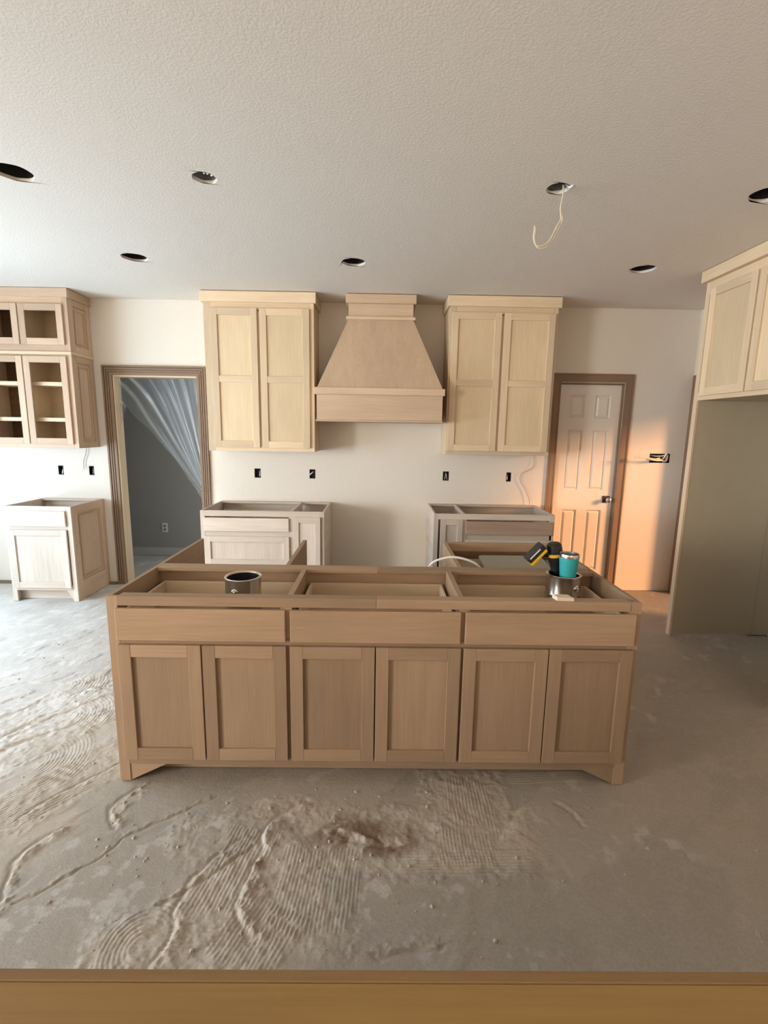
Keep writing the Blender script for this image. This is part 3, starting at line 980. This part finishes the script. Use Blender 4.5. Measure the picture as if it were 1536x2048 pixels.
# ------------------------------------------------------------------ island
Y1 = 1.972
isl = thing('kitchen_island', 'long bare oak island cabinet with three drawers and six doors, open top', 'cabinet', (-0.01, 2.5, 0))
XL, XR, ZT = -1.157, 1.137, 0.876
K = 'oak'
board('end_panel', isl, K + 'y', XL, XL + 0.019, Y1 + 0.019, 3.085, 0.0, ZT)
board('end_panel', isl, K + 'y', XR - 0.019, XR, Y1 + 0.019, 3.085, 0.0, ZT)
board('stile', isl, K + 'z', XL, XL + 0.048, Y1, Y1 + 0.019, 0, ZT)
board('stile', isl, K + 'z', XR - 0.048, XR, Y1, Y1 + 0.019, 0, ZT)
for a, c in ((XL + 0.048, -0.006), (-0.005, XR - 0.048)):
    board('rail', isl, K + 'x', a, c, Y1 - 0.003, Y1 + 0.05, 0.836, ZT + 0.001)
board('rail', isl, K + 'x', XL + 0.048, XR - 0.048, Y1, Y1 + 0.019, 0.645, 0.695)
board('rail', isl, K + 'x', XL + 0.048, XR - 0.048, Y1, Y1 + 0.019, 0.084, 0.15)
for x in (-0.386, 0.3705):
    board('stile', isl, K + 'z', x - 0.02, x + 0.02, Y1, Y1 + 0.019, 0.15, 0.645)
    board('stile', isl, K + 'z', x - 0.02, x + 0.02, Y1, Y1 + 0.019, 0.695, 0.836)
for a, c in ((-1.124, -0.396), (-0.376, 0.361), (0.380, 1.120)):
    slab('drawer_front', isl, K + 'x', '-y', Y1 - 0.019, a * 0.992, c * 0.992, 0.684, 0.828)
for a, c in ((-1.124, -0.765), (-0.759, -0.395), (-0.379, -0.009), (-0.004, 0.366), (0.378, 0.749), (0.754, 1.121)):
    shaker('door', isl, K, '-y', Y1 - 0.019, a * 0.992, c * 0.992, 0.120, 0.665, fw=0.056)
for s, x0 in ((1, XL + 0.048), (-1, XR - 0.048)):
    y = Y1 + 0.004
    MB().prism([(x0, y, 0.002), (x0, y, 0.084), (x0 + s * 0.165, y, 0.084), (x0 + s * 0.145, y, 0.074)], (0, 0.016, 0)).build('foot_bracket', K + 'x', isl)
board('toe_board', isl, K + 'x', XL + 0.019, XR - 0.019, Y1 + 0.09, Y1 + 0.105, 0.003, 0.118)
board('deck_panel', isl, 'plyx', XL + 0.019, XR - 0.019, Y1 + 0.019, 3.06, 0.118, 0.134, 0)
for a, c in ((XL + 0.019, -0.002), (-0.001, XR - 0.019)):
    board('centre_rail', isl, K + 'x', a, c, 2.412, 2.49, ZT - 0.02, ZT)
board('back_panel', isl, K + 'x', XL + 0.019, XR - 0.019, 2.444, 2.462, 0.134, ZT - 0.02, 0)
for x in (-0.381, 0.364):
    board('partition', isl, K + 'y', x - 0.0125, x + 0.0125, Y1 + 0.05, 2.412, 0.134, ZT - 0.001)
board('partition', isl, K + 'y', -0.492, -0.468, 2.49, 3.08, 0.134, ZT)
board('partition', isl, K + 'y', 0.421, 0.446, 2.49, 3.08, 0.134, ZT)
board('rail', isl, K + 'x', 0.446, XR - 0.019, 3.055, 3.082, 0.82, ZT)
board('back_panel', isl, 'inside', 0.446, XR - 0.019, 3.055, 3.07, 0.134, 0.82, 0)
for x0, x1 in ((-1.112, -0.42), (-0.352, 0.334), (0.402, 1.09)):
    d = board('drawer_box', isl, K + 'x', x0 + 0.012, x1 - 0.012, 2.012, 2.418, 0.702, 0.709, 0)
    board('drawer_side', d, 'palex', x0, x1, 2.418, 2.431, 0.70, 0.80)
    board('drawer_side', d, 'palex', x0, x1, 1.996, 2.009, 0.70, 0.80)
    board('drawer_side', d, 'paley', x0, x0 + 0.013, 2.009, 2.418, 0.70, 0.80)
    board('drawer_side', d, 'paley', x1 - 0.013, x1, 2.009, 2.418, 0.70, 0.80)

# things on and in the island


def paint_can(x, y, z, label, ear_ang, filled):
    t = thing('paint_can', label, 'paint can', (x, y, z), 'open metal paint cans in the island')
    R_, Hc = 0.083, 0.192
    T = Matrix.Translation((x, y, z))
    MB().lathe([(0, 0.003), (R_ - 0.004, 0.003), (R_, 0), (R_ + 0.0015, 0.004), (R_, 0.008), (R_, 0.092), (R_ + 0.0012, 0.094), (R_, 0.096), (R_, Hc - 0.004), (R_ - 0.002, Hc - 0.002),
                (R_ - 0.002, 0.01), (0, 0.01)], 40, T).build('can_body', 'tin', t, True)
    MB().lathe([(R_ + 0.002, Hc - 0.006), (R_ + 0.003, Hc - 0.002), (R_, Hc + 0.001), (R_ - 0.006, Hc), (R_ - 0.010, Hc - 0.006), (R_ - 0.009, Hc - 0.010), (R_ - 0.002, Hc - 0.008)], 40, T).build('rim', 'tin', t, True)
    MB().lathe([(R_ - 0.0035, 0.012), (R_ - 0.0035, Hc - 0.011)], 40, T).build('paint_coating', 'paintdark', t, True)
    MB().lathe([(R_ - 0.004, 0.125 if filled else 0.03), (0, 0.124 if filled else 0.028)], 40, T).build('paint_film', 'paintdark', t)
    for a in (ear_ang, ear_ang + math.pi):
        Q = T @ Matrix.Translation((R_ * math.cos(a), R_ * math.sin(a), 0.135)) @ Matrix.Rotation(a, 4, 'Z') @ Matrix.Rotation(math.pi / 2, 4, 'Y')
        MB().lathe([(0.017, -0.003), (0.017, 0.002), (0.013, 0.005), (0.011, 0.002), (0.009, 0.002), (0.008, 0.008), (0.004, 0.010), (0, 0.007)], 20, Q).build('handle_ear', 'tin', t, True)
    return t


paint_can(-0.638, 2.205, 0.7095, 'open metal paint can with a clear view of its black inside, in left drawer', math.radians(-102), False)
paint_can(0.925, 2.315, 0.7095, 'open metal paint can in the right drawer, a tumbler standing in it', math.radians(-62), True)
tx, ty, tz = 0.932, 2.283, 0.8355
tb = thing('tumbler', 'teal insulated steel tumbler standing in a paint can', 'tumbler', (tx, ty, tz))
TT = Matrix.Translation((tx, ty, tz)) @ Matrix.Rotation(math.radians(0), 4, 'Y')
MB().lathe([(0, 0), (0.030, 0), (0.033, 0.004), (0.0465, 0.158)], 36, TT).build('cup_body', 'teal', tb, True)
MB().lathe([(0.0465, 0.158), (0.0468, 0.170), (0.0455, 0.176), (0.0425, 0.174), (0.034, 0.03), (0, 0.028)], 36, TT).build('steel_lining', 'steel', tb, True)

# cordless drill lying head down in the can
dr = thing('cordless_drill', 'yellow and black cordless drill leaning out of a paint can', 'drill', (0.88, 2.37, 0.84))
B1 = Matrix.Translation((0.889, 2.356, 0.982)) @ Matrix.Rotation(math.radians(-9), 4, 'Y') @ Matrix.Rotation(math.radians(0), 4, 'X')
MB().lathe([(0, -0.135), (0.010, -0.135), (0.018, -0.115), (0.021, -0.08), (0.027, -0.075), (0.030, -0.04), (0.034, -0.03), (0.038, 0.03), (0.036, 0.056), (0.026, 0.066), (0, 0.068)], 24, B1).build('motor_housing', 'black', dr, True)
hd = MB()
H0, H1 = Vector((0.87, 2.366, 0.985)), Vector((0.795, 2.345, 0.992))
hd.tube([H0, (H0 + H1) / 2 + Vector((0, 0, 0.006)), H1], 0.019, 12)
hd.build('handle', 'black', dr, True)
BM = Matrix.Translation((0.793, 2.345, 0.988)) @ Matrix.Rotation(math.radians(42), 4, 'Y')


def tbox(mat, x0, x1, y0, y1, z0, z1, bev=0.004):
    mb = MB().box(x0, x1, y0, y1, z0, z1, bev)
    bmesh.ops.transform(mb.bm, matrix=mat, verts=mb.bm.verts)
    return mb


tbox(BM, -0.030, 0.000, -0.036, 0.034, -0.055, 0.055).build('battery_pack', 'black', dr)
tbox(BM, -0.001, 0.016, -0.034, 0.034, -0.056, 0.050).build('battery_clip', 'yellow', dr)
tbox(BM, 0.014, 0.030, -0.022, 0.022, -0.050, -0.012).build('foot_bumper', 'yellow', dr)
tbox(BM, -0.024, -0.018, -0.038, -0.035, -0.040, 0.030, 0.0005).build('battery_label', 'white', dr)
MB().lathe([(0.026, -0.005), (0.037, -0.004), (0.037, 0.012), (0.026, 0.013)], 24, B1).build('grip_band', 'yellow', dr, True)
tag(MB().hexa([(0.772, 1.982, 0.8772), (0.845, 1.978, 0.8772), (0.835, 2.024, 0.8772), (0.765, 2.026, 0.8772), (0.774, 1.984, 0.892), (0.843, 1.980, 0.890), (0.833, 2.022, 0.892), (0.767, 2.024, 0.894)]).build('wood_offcut', 'shim'),
    'small pale offcut of wood lying on the island front rail', 'wood block')
tag(MB().tube([(0.25, 2.56, 0.80), (0.29, 2.55, 0.875), (0.34, 2.55, 0.902), (0.404, 2.55, 0.914), (0.47, 2.55, 0.904), (0.53, 2.56, 0.878), (0.58, 2.58, 0.83)], 0.0065).build('white_cable', 'whitewire', None, True),
    'white cable arching over the partition behind the island centre rail', 'cable')
gb = MB()
pts = []
for cx_, cy_, a0 in ((0.665, 2.915, 180), (0.975, 2.915, 90), (0.975, 2.60, 0), (0.665, 2.60, 270)):
    for k in range(6):
        a = math.radians(a0 - k * 18)
        pts.append((cx_ + 0.04 * math.cos(a), cy_ + 0.04 * math.sin(a), 0.775 + 0.03 * (cy_ - 2.6) / 0.3))
gb.prism(pts, (0, 0, 0.016))
o = tag(gb.build('cover_board', 'greyboard'), 'grey round-cornered board lying inside the island rear right bay', 'board')
br = board('shelf', isl, 'plyx', 0.446, XR - 0.019, 2.50, 3.05, 0.757, 0.772, 0)


# ------------------------------------------------------------------ base cabinets against the back wall
def base_cab(name, label, x0, x1, yf, key, drawer, lower, narrow, div, group, mirror):
    t = thing(name, label, 'cabinet', ((x0 + x1) / 2, (yf + YB) / 2, 0), group)
    yb = YB - 0.003
    board('side_panel', t, key + 'y', x0, x0 + 0.018, yf + 0.019, yb, 0.0, ZT)
    board('side_panel', t, key + 'y', x1 - 0.018, x1, yf + 0.019, yb, 0.0, ZT)
    board('stile', t, key + 'z', x0, x0 + 0.04, yf, yf + 0.019, 0, ZT)
    board('stile', t, key + 'z', x1 - 0.04, x1, yf, yf + 0.019, 0, ZT)
    board('stile', t, key + 'z', div - 0.02, div + 0.02, yf, yf + 0.019, 0.12, 0.826)
    board('rail', t, key + 'x', x0 + 0.04, x1 - 0.04, yf, yf + 0.019, 0.826, ZT)
    board('rail', t, key + 'x', x0 + 0.04, x1 - 0.04, yf, yf + 0.019, 0.10, 0.14)
    a, c = drawer
    board('rail', t, key + 'x', a, c, yf, yf + 0.019, 0.63, 0.71)
    board('back_panel', t, key + 'x', x0 + 0.018, x1 - 0.018, yb - 0.012, yb, 0.12, ZT)
    board('back_rail', t, key + 'x', x0 + 0.018, x1 - 0.018, yb - 0.06, yb - 0.012, ZT - 0.019, ZT)
    board('partition', t, key + 'y', div - 0.010, div + 0.010, yf + 0.019, yb - 0.06, 0.134, ZT)
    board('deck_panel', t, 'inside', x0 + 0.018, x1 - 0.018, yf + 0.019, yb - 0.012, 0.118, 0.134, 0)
    d = board('drawer_box', t, 'inside', a + 0.02, c - 0.02, yf + 0.03, yb - 0.09, 0.715, 0.722, 0)
    for bx in ((a + 0.01, a + 0.022, yf + 0.02, yb - 0.08), (c - 0.022, c - 0.01, yf + 0.02, yb - 0.08), (a + 0.022, c - 0.022, yb - 0.09, yb - 0.08)):
        board('drawer_side', d, key + 'y', *bx, 0.715, 0.80)
    slab('drawer_front', t, 'heart' if mirror else key + 'x', '-y', yf - 0.019, a, c, 0.696, 0.814)
    z1 = 0.650
    for z0 in lower:
        shaker('drawer_front', t, key, '-y', yf - 0.019, a, c, z0, z1, fw=0.05)
        z1 = z0 - 0.018
    shaker('door', t, key, '-y', yf - 0.019, narrow[0], narrow[1], 0.125, 0.828, fw=0.048)
    board('toe_board', t, key + 'x', x0 + 0.018, x1 - 0.018, yf + 0.075, yf + 0.09, 0, 0.118)
    return t


YF = 4.163
base_cab('base_cabinet', 'whitish bare base cabinet with open top left of the range gap', -1.560, -0.478, YF, 'ash', (-1.525, -0.786), (0.395, 0.13), (-0.748, -0.512), -0.767, 'back wall base cabinets', False)
base_cab('base_cabinet', 'whitish bare base cabinet with open top right of the range gap', 0.482, 1.545, YF, 'ash', (0.765, 1.525), (0.395, 0.13), (0.540, 0.735), 0.750, 'back wall base cabinets', True)

# base cabinet by the doorway
x0, x1, yf = -3.318, -2.727, 4.236
t = thing('base_cabinet', 'single-door bare base cabinet with drawer and bracket feet left of the doorway', 'cabinet', ((x0 + x1) / 2, 4.5, 0), 'back wall base cabinets')
yb = YB - 0.003
key = 'ash'
board('side_panel', t, key + 'y', x0, x0 + 0.018, yf + 0.019, yb, 0, ZT)
board('side_panel', t, 'rosey', x1 - 0.036, x1 - 0.019, yf + 0.019, yb, 0, ZT)
shaker('end_panel', t, 'rose', '+x', x1, yf + 0.019, yb, 0.105, ZT, fw=0.07, bead=True)
board('end_foot', t, 'rosey', x1 - 0.019, x1, yf + 0.019, yb, 0, 0.105)
board('stile', t, key + 'z', x0, x0 + 0.042, yf, yf + 0.019, 0, ZT)
board('stile', t, key + 'z', x1 - 0.042, x1, yf, yf + 0.019, 0, ZT)
board('rail', t, key + 'x', x0 + 0.042, x1 - 0.042, yf, yf + 0.019, 0.836, ZT + 0.001)
board('rail', t, key + 'x', x0 + 0.042, x1 - 0.042, yf, yf + 0.019, 0.655, 0.71)
board('rail', t, key + 'x', x0 + 0.042, x1 - 0.042, yf - 0.004, yf + 0.019, 0.105, 0.15)
slab('drawer_front', t, key + 'x', '-y', yf - 0.019, -3.285, -2.772, 0.698, 0.838)
shaker('door', t, key, '-y', yf - 0.019, -3.290, -2.774, 0.130, 0.668, fw=0.055)
board('back_panel', t, key + 'x', x0 + 0.018, x1 - 0.036, yb - 0.012, yb, 0.12, ZT)
board('back_rail', t, key + 'x', x0 + 0.018, x1 - 0.036, yb - 0.05, yb - 0.012, ZT - 0.019, ZT)
board('deck_panel', t, 'inside', x0 + 0.018, x1 - 0.036, yf + 0.019, yb - 0.012, 0.118, 0.134, 0)
d = board('drawer_box', t, 'inside', x0 + 0.04, x1 - 0.06, yf + 0.03, yb - 0.09, 0.715, 0.722, 0)
board('drawer_side', d, 'palex', x0 + 0.04, x1 - 0.06, yb - 0.09, yb - 0.078, 0.715, 0.80)
board('toe_board', t, key + 'x', x0 + 0.018, x1 - 0.036, yf + 0.075, yf + 0.09, 0, 0.118)
MB().prism([(x1 - 0.042, yf + 0.003, 0.003), (x1 - 0.042, yf + 0.003, 0.105), (x1 - 0.105, yf + 0.003, 0.105), (x1 - 0.085, yf + 0.003, 0.075)], (0, 0.015, 0)).build('foot_bracket', key + 'x', t)


# ------------------------------------------------------------------ wall cabinets
def crown(t, key, x0, x1, yf, z0, z1, proj=0.02, th=0.019):
    board('crown_board', t, key + 'x', x0 - proj, x1 + proj, yf - proj, yf - proj + th, z0, z1, 0.002)
    board('crown_board', t, key + 'y', x0 - proj, x0 - proj + th, yf - proj + th, YB - 0.003, z0, z1, 0.002)
    board('crown_board', t, key + 'y', x1 + proj - th, x1 + proj, yf - proj + th, YB - 0.003, z0, z1, 0.002)


def wall_cab(label, x0, x1, doors, group):
    yf, z0, z1 = 4.416, 1.382, 2.735
    yb = YB - 0.003
    key = 'pale'
    t = thing('wall_cabinet', label, 'cabinet', ((x0 + x1) / 2, yb, z0), group)
    board('side_panel', t, key + 'z', x0, x0 + 0.018, yf + 0.019, yb, z0, z1)
    board('side_panel', t, key + 'z', x1 - 0.018, x1, yf + 0.019, yb, z0, z1)
    board('back_panel', t, key + 'x', x0 + 0.018, x1 - 0.018, yb - 0.012, yb, z0 + 0.02, z1, 0)
    board('bottom_panel', t, key + 'x', x0 + 0.018, x1 - 0.018, yf + 0.019, yb - 0.012, z0 + 0.012, z0 + 0.03)
    board('top_panel', t, key + 'x', x0 + 0.018, x1 - 0.018, yf + 0.019, yb - 0.012, z1 - 0.03, z1 - 0.012, 0)
    board('stile', t, key + 'z', x0, x0 + 0.06, yf, yf + 0.019, z0, z1)
    board('stile', t, key + 'z', x1 - 0.04, x1, yf, yf + 0.019, z0, z1)
    mx = (doors[0][1] + doors[1][0]) / 2
    board('stile', t, key + 'z', mx - 0.02, mx + 0.02, yf, yf + 0.019, z0 + 0.05, z1 - 0.14)
    board('rail', t, key + 'x', x0 + 0.06, x1 - 0.04, yf, yf + 0.019, z0, z0 + 0.05)
    board('rail', t, key + 'x', x0 + 0.06, x1 - 0.04, yf, yf + 0.019, z1 - 0.15, z1)
    for a, c in doors:
        shaker('door', t, key, '-y', yf - 0.019, a, c, 1.415, 2.606, fw=0.058, mids=((1.985, 2.040),), panel_key='sheet')
    crown(t, key, x0, x1, yf, 2.655, 2.742)
    return t


wall_cab('tall pale two-door wall cabinet left of the range hood', -1.545, -0.590, ((-1.482, -1.080), (-1.058, -0.628)), 'pale wall cabinets beside the hood')
wall_cab('tall pale two-door wall cabinet right of the range hood', 0.592, 1.535, ((0.608, 1.042), (1.066, 1.510)), 'pale wall cabinets beside the hood')

# glazed-front wall cabinet (no glass yet) at the left
t = thing('wall_cabinet', 'two-tier rosy wall cabinet with open-framed doors and shelves, far left', 'cabinet', (-3.13, YB - 0.003, 1.382))
x0, x1, yf, z0, z1 = -3.555, -2.722, 4.435, 1.382, 2.742
key = 'rose'
yb = YB - 0.003
board('side_panel', t, key + 'z', x0, x0 + 0.018, yf + 0.019, yb, z0, z1)
board('side_panel', t, key + 'z', x1 - 0.037, x1 - 0.019, yf + 0.019, yb, z0, z1)
xm = -3.145
board('partition', t, 'sheetz', xm - 0.009, xm + 0.009, yf + 0.045, yb - 0.012, z0 + 0.03, 2.204, 0)
board('partition', t, 'sheetz', xm - 0.009, xm + 0.009, yf + 0.045, yb - 0.012, 2.241, 2.64, 0)
board('back_panel', t, 'sheetx', xm + 0.009, x1 - 0.037, yb - 0.012, yb, z0 + 0.02, z1, 0)
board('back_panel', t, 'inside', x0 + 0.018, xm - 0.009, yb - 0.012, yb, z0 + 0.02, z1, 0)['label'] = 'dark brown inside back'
board('bottom_panel', t, key + 'x', x0 + 0.018, x1 - 0.037, yf + 0.019, yb - 0.012, z0 + 0.012, z0 + 0.03)
board('tier_panel', t, key + 'x', x0 + 0.018, x1 - 0.037, yf + 0.019, yb - 0.012, 2.205, 2.24)
board('top_panel', t, key + 'x', x0 + 0.018, x1 - 0.037, yf + 0.019, yb - 0.012, 2.64, 2.66, 0)
for zz in (1.617, 1.933):
    for a, c in ((x0 + 0.02, xm - 0.010), (xm + 0.010, x1 - 0.039)):
        board('shelf', t, 'palex', a, c, yf + 0.05, yb - 0.014, zz, zz + 0.034)
for a, c in ((x0, x0 + 0.04), (x1 - 0.042, x1)):
    board('stile', t, key + 'z', a, c, yf, yf + 0.019, z0, 2.195)
    board('stile', t, key + 'z', a, c, yf, yf + 0.019, 2.222, z1)
board('rail', t, key + 'x', x0 + 0.04, x1 - 0.042, yf, yf + 0.019, z0, 1.425)
board('rail', t, key + 'x', x0 + 0.04, x1 - 0.042, yf, yf + 0.019, 2.17, 2.195)
board('rail', t, key + 'x', x0 + 0.04, x1 - 0.042, yf, yf + 0.019, 2.222, 2.285)
board('rail', t, key + 'x', x0 + 0.04, x1 - 0.042, yf, yf + 0.019, 2.605, z1)
board('moulding', t, 'palex', x0 - 0.004, x1 + 0.008, yf - 0.012, yf + 0.02, 2.195, 2.222, 0.003)
board('moulding', t, 'paley', x1 - 0.02, x1 + 0.008, yf + 0.02, yb, 2.195, 2.222, 0.003)
for a, c in ((-3.525, -3.150), (-3.140, -2.762)):
    shaker('door', t, key, '-y', yf - 0.019, a, c, 2.277, 2.614, fw=0.054, panel=False)
    shaker('door', t, key, '-y', yf - 0.019, a, c, 1.416, 2.180, fw=0.054, panel=False)
shaker('end_panel', t, key, '+x', x1, yf + 0.019, yb, 2.222, 2.675, fw=0.055, bead=True)
shaker('end_panel', t, key, '+x', x1, yf + 0.019, yb, z0, 2.195, fw=0.055, bead=True)
crown(t, key, x0, x1, yf, 2.672, 2.745, 0.016)

# ------------------------------------------------------------------ range hood
hx = -0.008
hood = thing('range_hood', 'tapered wooden range hood cover between the two pale wall cabinets', 'range hood', (hx, YB - 0.003, 1.655))
key = 'rose'
K2 = wood('hood_veneer', (0.66, 0.485, 0.33), (0.46, 0.315, 0.20), 'z', 1.0)
M['hoodz'] = K2
M['hoodx'] = wood('hood_veneer_x', (0.68, 0.50, 0.345), (0.50, 0.345, 0.225), 'x', 1.1)
M['hoody'] = wood('hood_veneer_y', (0.68, 0.50, 0.345), (0.50, 0.345, 0.225), 'y', 1.1)
yb = YB - 0.003
yn, ybx = 4.437, 4.272
board('crown_board', hood, 'hoodx', hx - 0.305, hx + 0.305, yn - 0.025, yb, 2.668, 2.742, 0.002)
board('neck', hood, 'hoodx', hx - 0.282, hx + 0.282, yn, yb, 2.560, 2.668)
board('collar', hood, 'hoodx', hx - 0.302, hx + 0.302, yn - 0.018, yb, 2.535, 2.560, 0.003)
MB().hexa([(hx - 0.540, ybx, 1.944), (hx + 0.540, ybx, 1.944), (hx + 0.540, yb, 1.944), (hx - 0.540, yb, 1.944),
           (hx - 0.284, yn, 2.535), (hx + 0.284, yn, 2.535), (hx + 0.284, yb, 2.535), (hx - 0.284, yb, 2.535)]).build('tapered_body', 'hoodz', hood)
board('band', hood, 'hoodx', hx - 0.560, hx + 0.560, ybx - 0.02, yb, 1.886, 1.944, 0.003)
board('apron', hood, 'hoodx', hx - 0.544, hx + 0.544, ybx, yb, 1.672, 1.886)
board('bottom_lip', hood, 'hoodx', hx - 0.552, hx + 0.552, ybx - 0.010, yb, 1.657, 1.672, 0.002)

# ------------------------------------------------------------------ refrigerator surround
fr = thing('refrigerator_surround', 'tall refrigerator surround with grey-tan side panel and two-door top cabinet', 'cabinet', (2.68, 3.2, 0))
xf = 2.34
ya, yz = 2.58, 3.69
P_ = plain('surround_panel', (0.47, 0.40, 0.285), 0.6, 0, 0.3, 0.06)
M['surz'] = P_
M['surz2'] = P_
board('side_panel', fr, 'surz', xf + 0.019, 3.0, 3.648, 3.668, 0.012, 2.66, 0)
board('side_panel', fr, 'surz', xf + 0.019, 3.145, ya, ya + 0.02, 0.012, 2.66, 0)
board('shaded_wall_board', fr, 'surz', 3.003, 3.147, 3.651, 3.668, 0.012, 2.66, 0)  # added board whose duller colour stands for shade on the wall stub
board('stile', fr, 'palez', xf, xf + 0.019, 3.646, yz, 0.0, 2.67)
board('stile', fr, 'palez', xf, xf + 0.019, ya - 0.02, ya + 0.022, 0.0, 2.67)
board('rail', fr, 'paley', xf, xf + 0.019, ya + 0.022, 3.646, 1.842, 1.90)
board('rail', fr, 'paley', xf, xf + 0.019, ya + 0.022, 3.646, 2.58, 2.67)
ym = 3.164
board('stile', fr, 'palez', xf, xf + 0.019, ym - 0.02, ym + 0.02, 1.90, 2.58)
board('bottom_panel', fr, 'surz', xf + 0.019, 3.14, ya + 0.02, 3.648, 1.842, 1.86, 0)
board('back_panel', fr, 'surz', 3.125, 3.14, ya + 0.02, 3.648, 1.86, 2.66, 0)
shaker('door', fr, 'pale', '-x', xf - 0.019, 3.172, 3.610, 1.872, 2.610, fw=0.056, panel_key='sheet')
shaker('door', fr, 'pale', '-x', xf - 0.019, 2.715, 3.156, 1.872, 2.610, fw=0.056, panel_key='sheet')
board('crown_board', fr, 'paley', xf - 0.040, xf + 0.0, ya - 0.03, 3.700, 2.668, 2.745, 0.002)

# ------------------------------------------------------------------ plastic sheet drawn aside in the doorway
gx, gz, yp = -1.752, 0.83, YB + 0.075
free = [(-2.538, 1.575), (-2.475, 1.78), (-2.40, 1.68), (-2.265, 1.555), (-2.14, 1.40), (-2.03, 1.27), (-1.92, 1.10), (-1.83, 0.95), (gx - 0.008, gz)]
edge = [(-2.538, 1.60), (-2.538, 2.045), (-2.36, 2.045), (-2.20, 2.045), (-2.02, 2.045), (-1.88, 2.045), (-1.764, 2.045), (-1.764, 1.60), (gx - 0.012, gz + 0.02)]
NU, NV = 200, 110


def along(pl, t):
    k = t * (len(pl) - 1)
    i = min(int(k), len(pl) - 2)
    f = k - i
    return (pl[i][0] * (1 - f) + pl[i + 1][0] * f, pl[i][1] * (1 - f) + pl[i + 1][1] * f)


V, Fc, LAY = [], [], []
for i in range(NU + 1):
    u = i / NU
    a, c = along(edge, u), along(free, u)
    for j in range(NV + 1):
        v = j / NV
        x = a[0] * (1 - v) + c[0] * v
        z = a[1] * (1 - v) + c[1] * v
        # folds fan out from the gathered corner
        ang = math.atan2(z - gz, gx - x + 0.05)
        dist = math.hypot(z - gz, gx - x)
        amp = 0.013 * math.exp(-1.2 * dist) * min(1, dist * 6 + 0.2)
        y = yp + amp * (math.sin(ang * 41) + 0.6 * math.sin(ang * 97 + 1.3) + 0.4 * math.sin(ang * 17 + 1.5 * dist)) + 0.012 * math.sin(5 * x + 3 * z) + 0.12 * math.sin(math.pi * v) * (1 - u) * min(1, u * 5)
        V.append((x, max(YB + 0.01, y), z))
        g = lambda c_, w_: math.exp(-((ang - c_) / w_) ** 2)
        near = math.exp(-1.6 * dist)
        fan = max(0.0, min(1.0, (ang - 0.98) / 0.2))
        st = float(vnoise(np.array(ang * 48.0), np.array(dist * 1.2 + 3))) * 0.6 + float(vnoise(np.array(ang * 120.0), np.array(dist * 1.7 + 9))) * 0.5
        lay = 0.11 + 0.05 * fan + 0.5 * g(1.107 - 0.05 * dist, 0.011 + 0.015 * near) + 0.42 * g(0.955, 0.013) + 0.35 * g(0.87, 0.010) + fan * max(0, st - 0.5) * (0.2 + 1.6 * near) * 1.4 + 0.35 * near * near
        LAY.append(min(1.0, lay))
for i in range(NU):
    for j in range(NV):
        q = i * (NV + 1) + j
        Fc.append((q, q + NV + 1, q + NV + 2, q + 1))
me = bpy.data.meshes.new('plastic_sheet')
me.from_pydata(V, [], Fc)
for p in me.polygons:
    p.use_smooth = True
me.materials.append(M['film'])
la = me.color_attributes.new('layers', 'FLOAT_COLOR', 'POINT')
la.data.foreach_set('color', np.repeat(np.array(LAY, np.float32), 4))
ps = bpy.data.objects.new('plastic_sheet', me)
COL.objects.link(ps)
tag(ps, 'clear plastic dust sheet pulled aside in the open doorway', 'plastic sheet')

# ------------------------------------------------------------------ bar ledge in front of the viewer
bar = thing('bar_counter', 'golden plywood counter top along the bottom edge of the photo', 'counter', (0, 0.3, 0))
board('top_board', bar, 'goldx', -1.8, 1.8, 0.10, 0.505, 0.878, 0.898, 0.001)
board('front_strip', bar, 'goldedge', -1.8, 1.8, 0.505, 0.521, 0.84, 0.8985, 0.002)
board('panel', bar, 'oakz', -1.78, 1.78, 0.47, 0.49, 0.0, 0.878, 0)
board('panel', bar, 'oakz', -1.78, 1.78, 0.12, 0.14, 0.0, 0.878, 0)
board('end_panel', bar, 'oakz', -1.8, -1.78, 0.12, 0.49, 0.0, 0.878, 0)
board('end_panel', bar, 'oakz', 1.78, 1.8, 0.12, 0.49, 0.0, 0.878, 0)
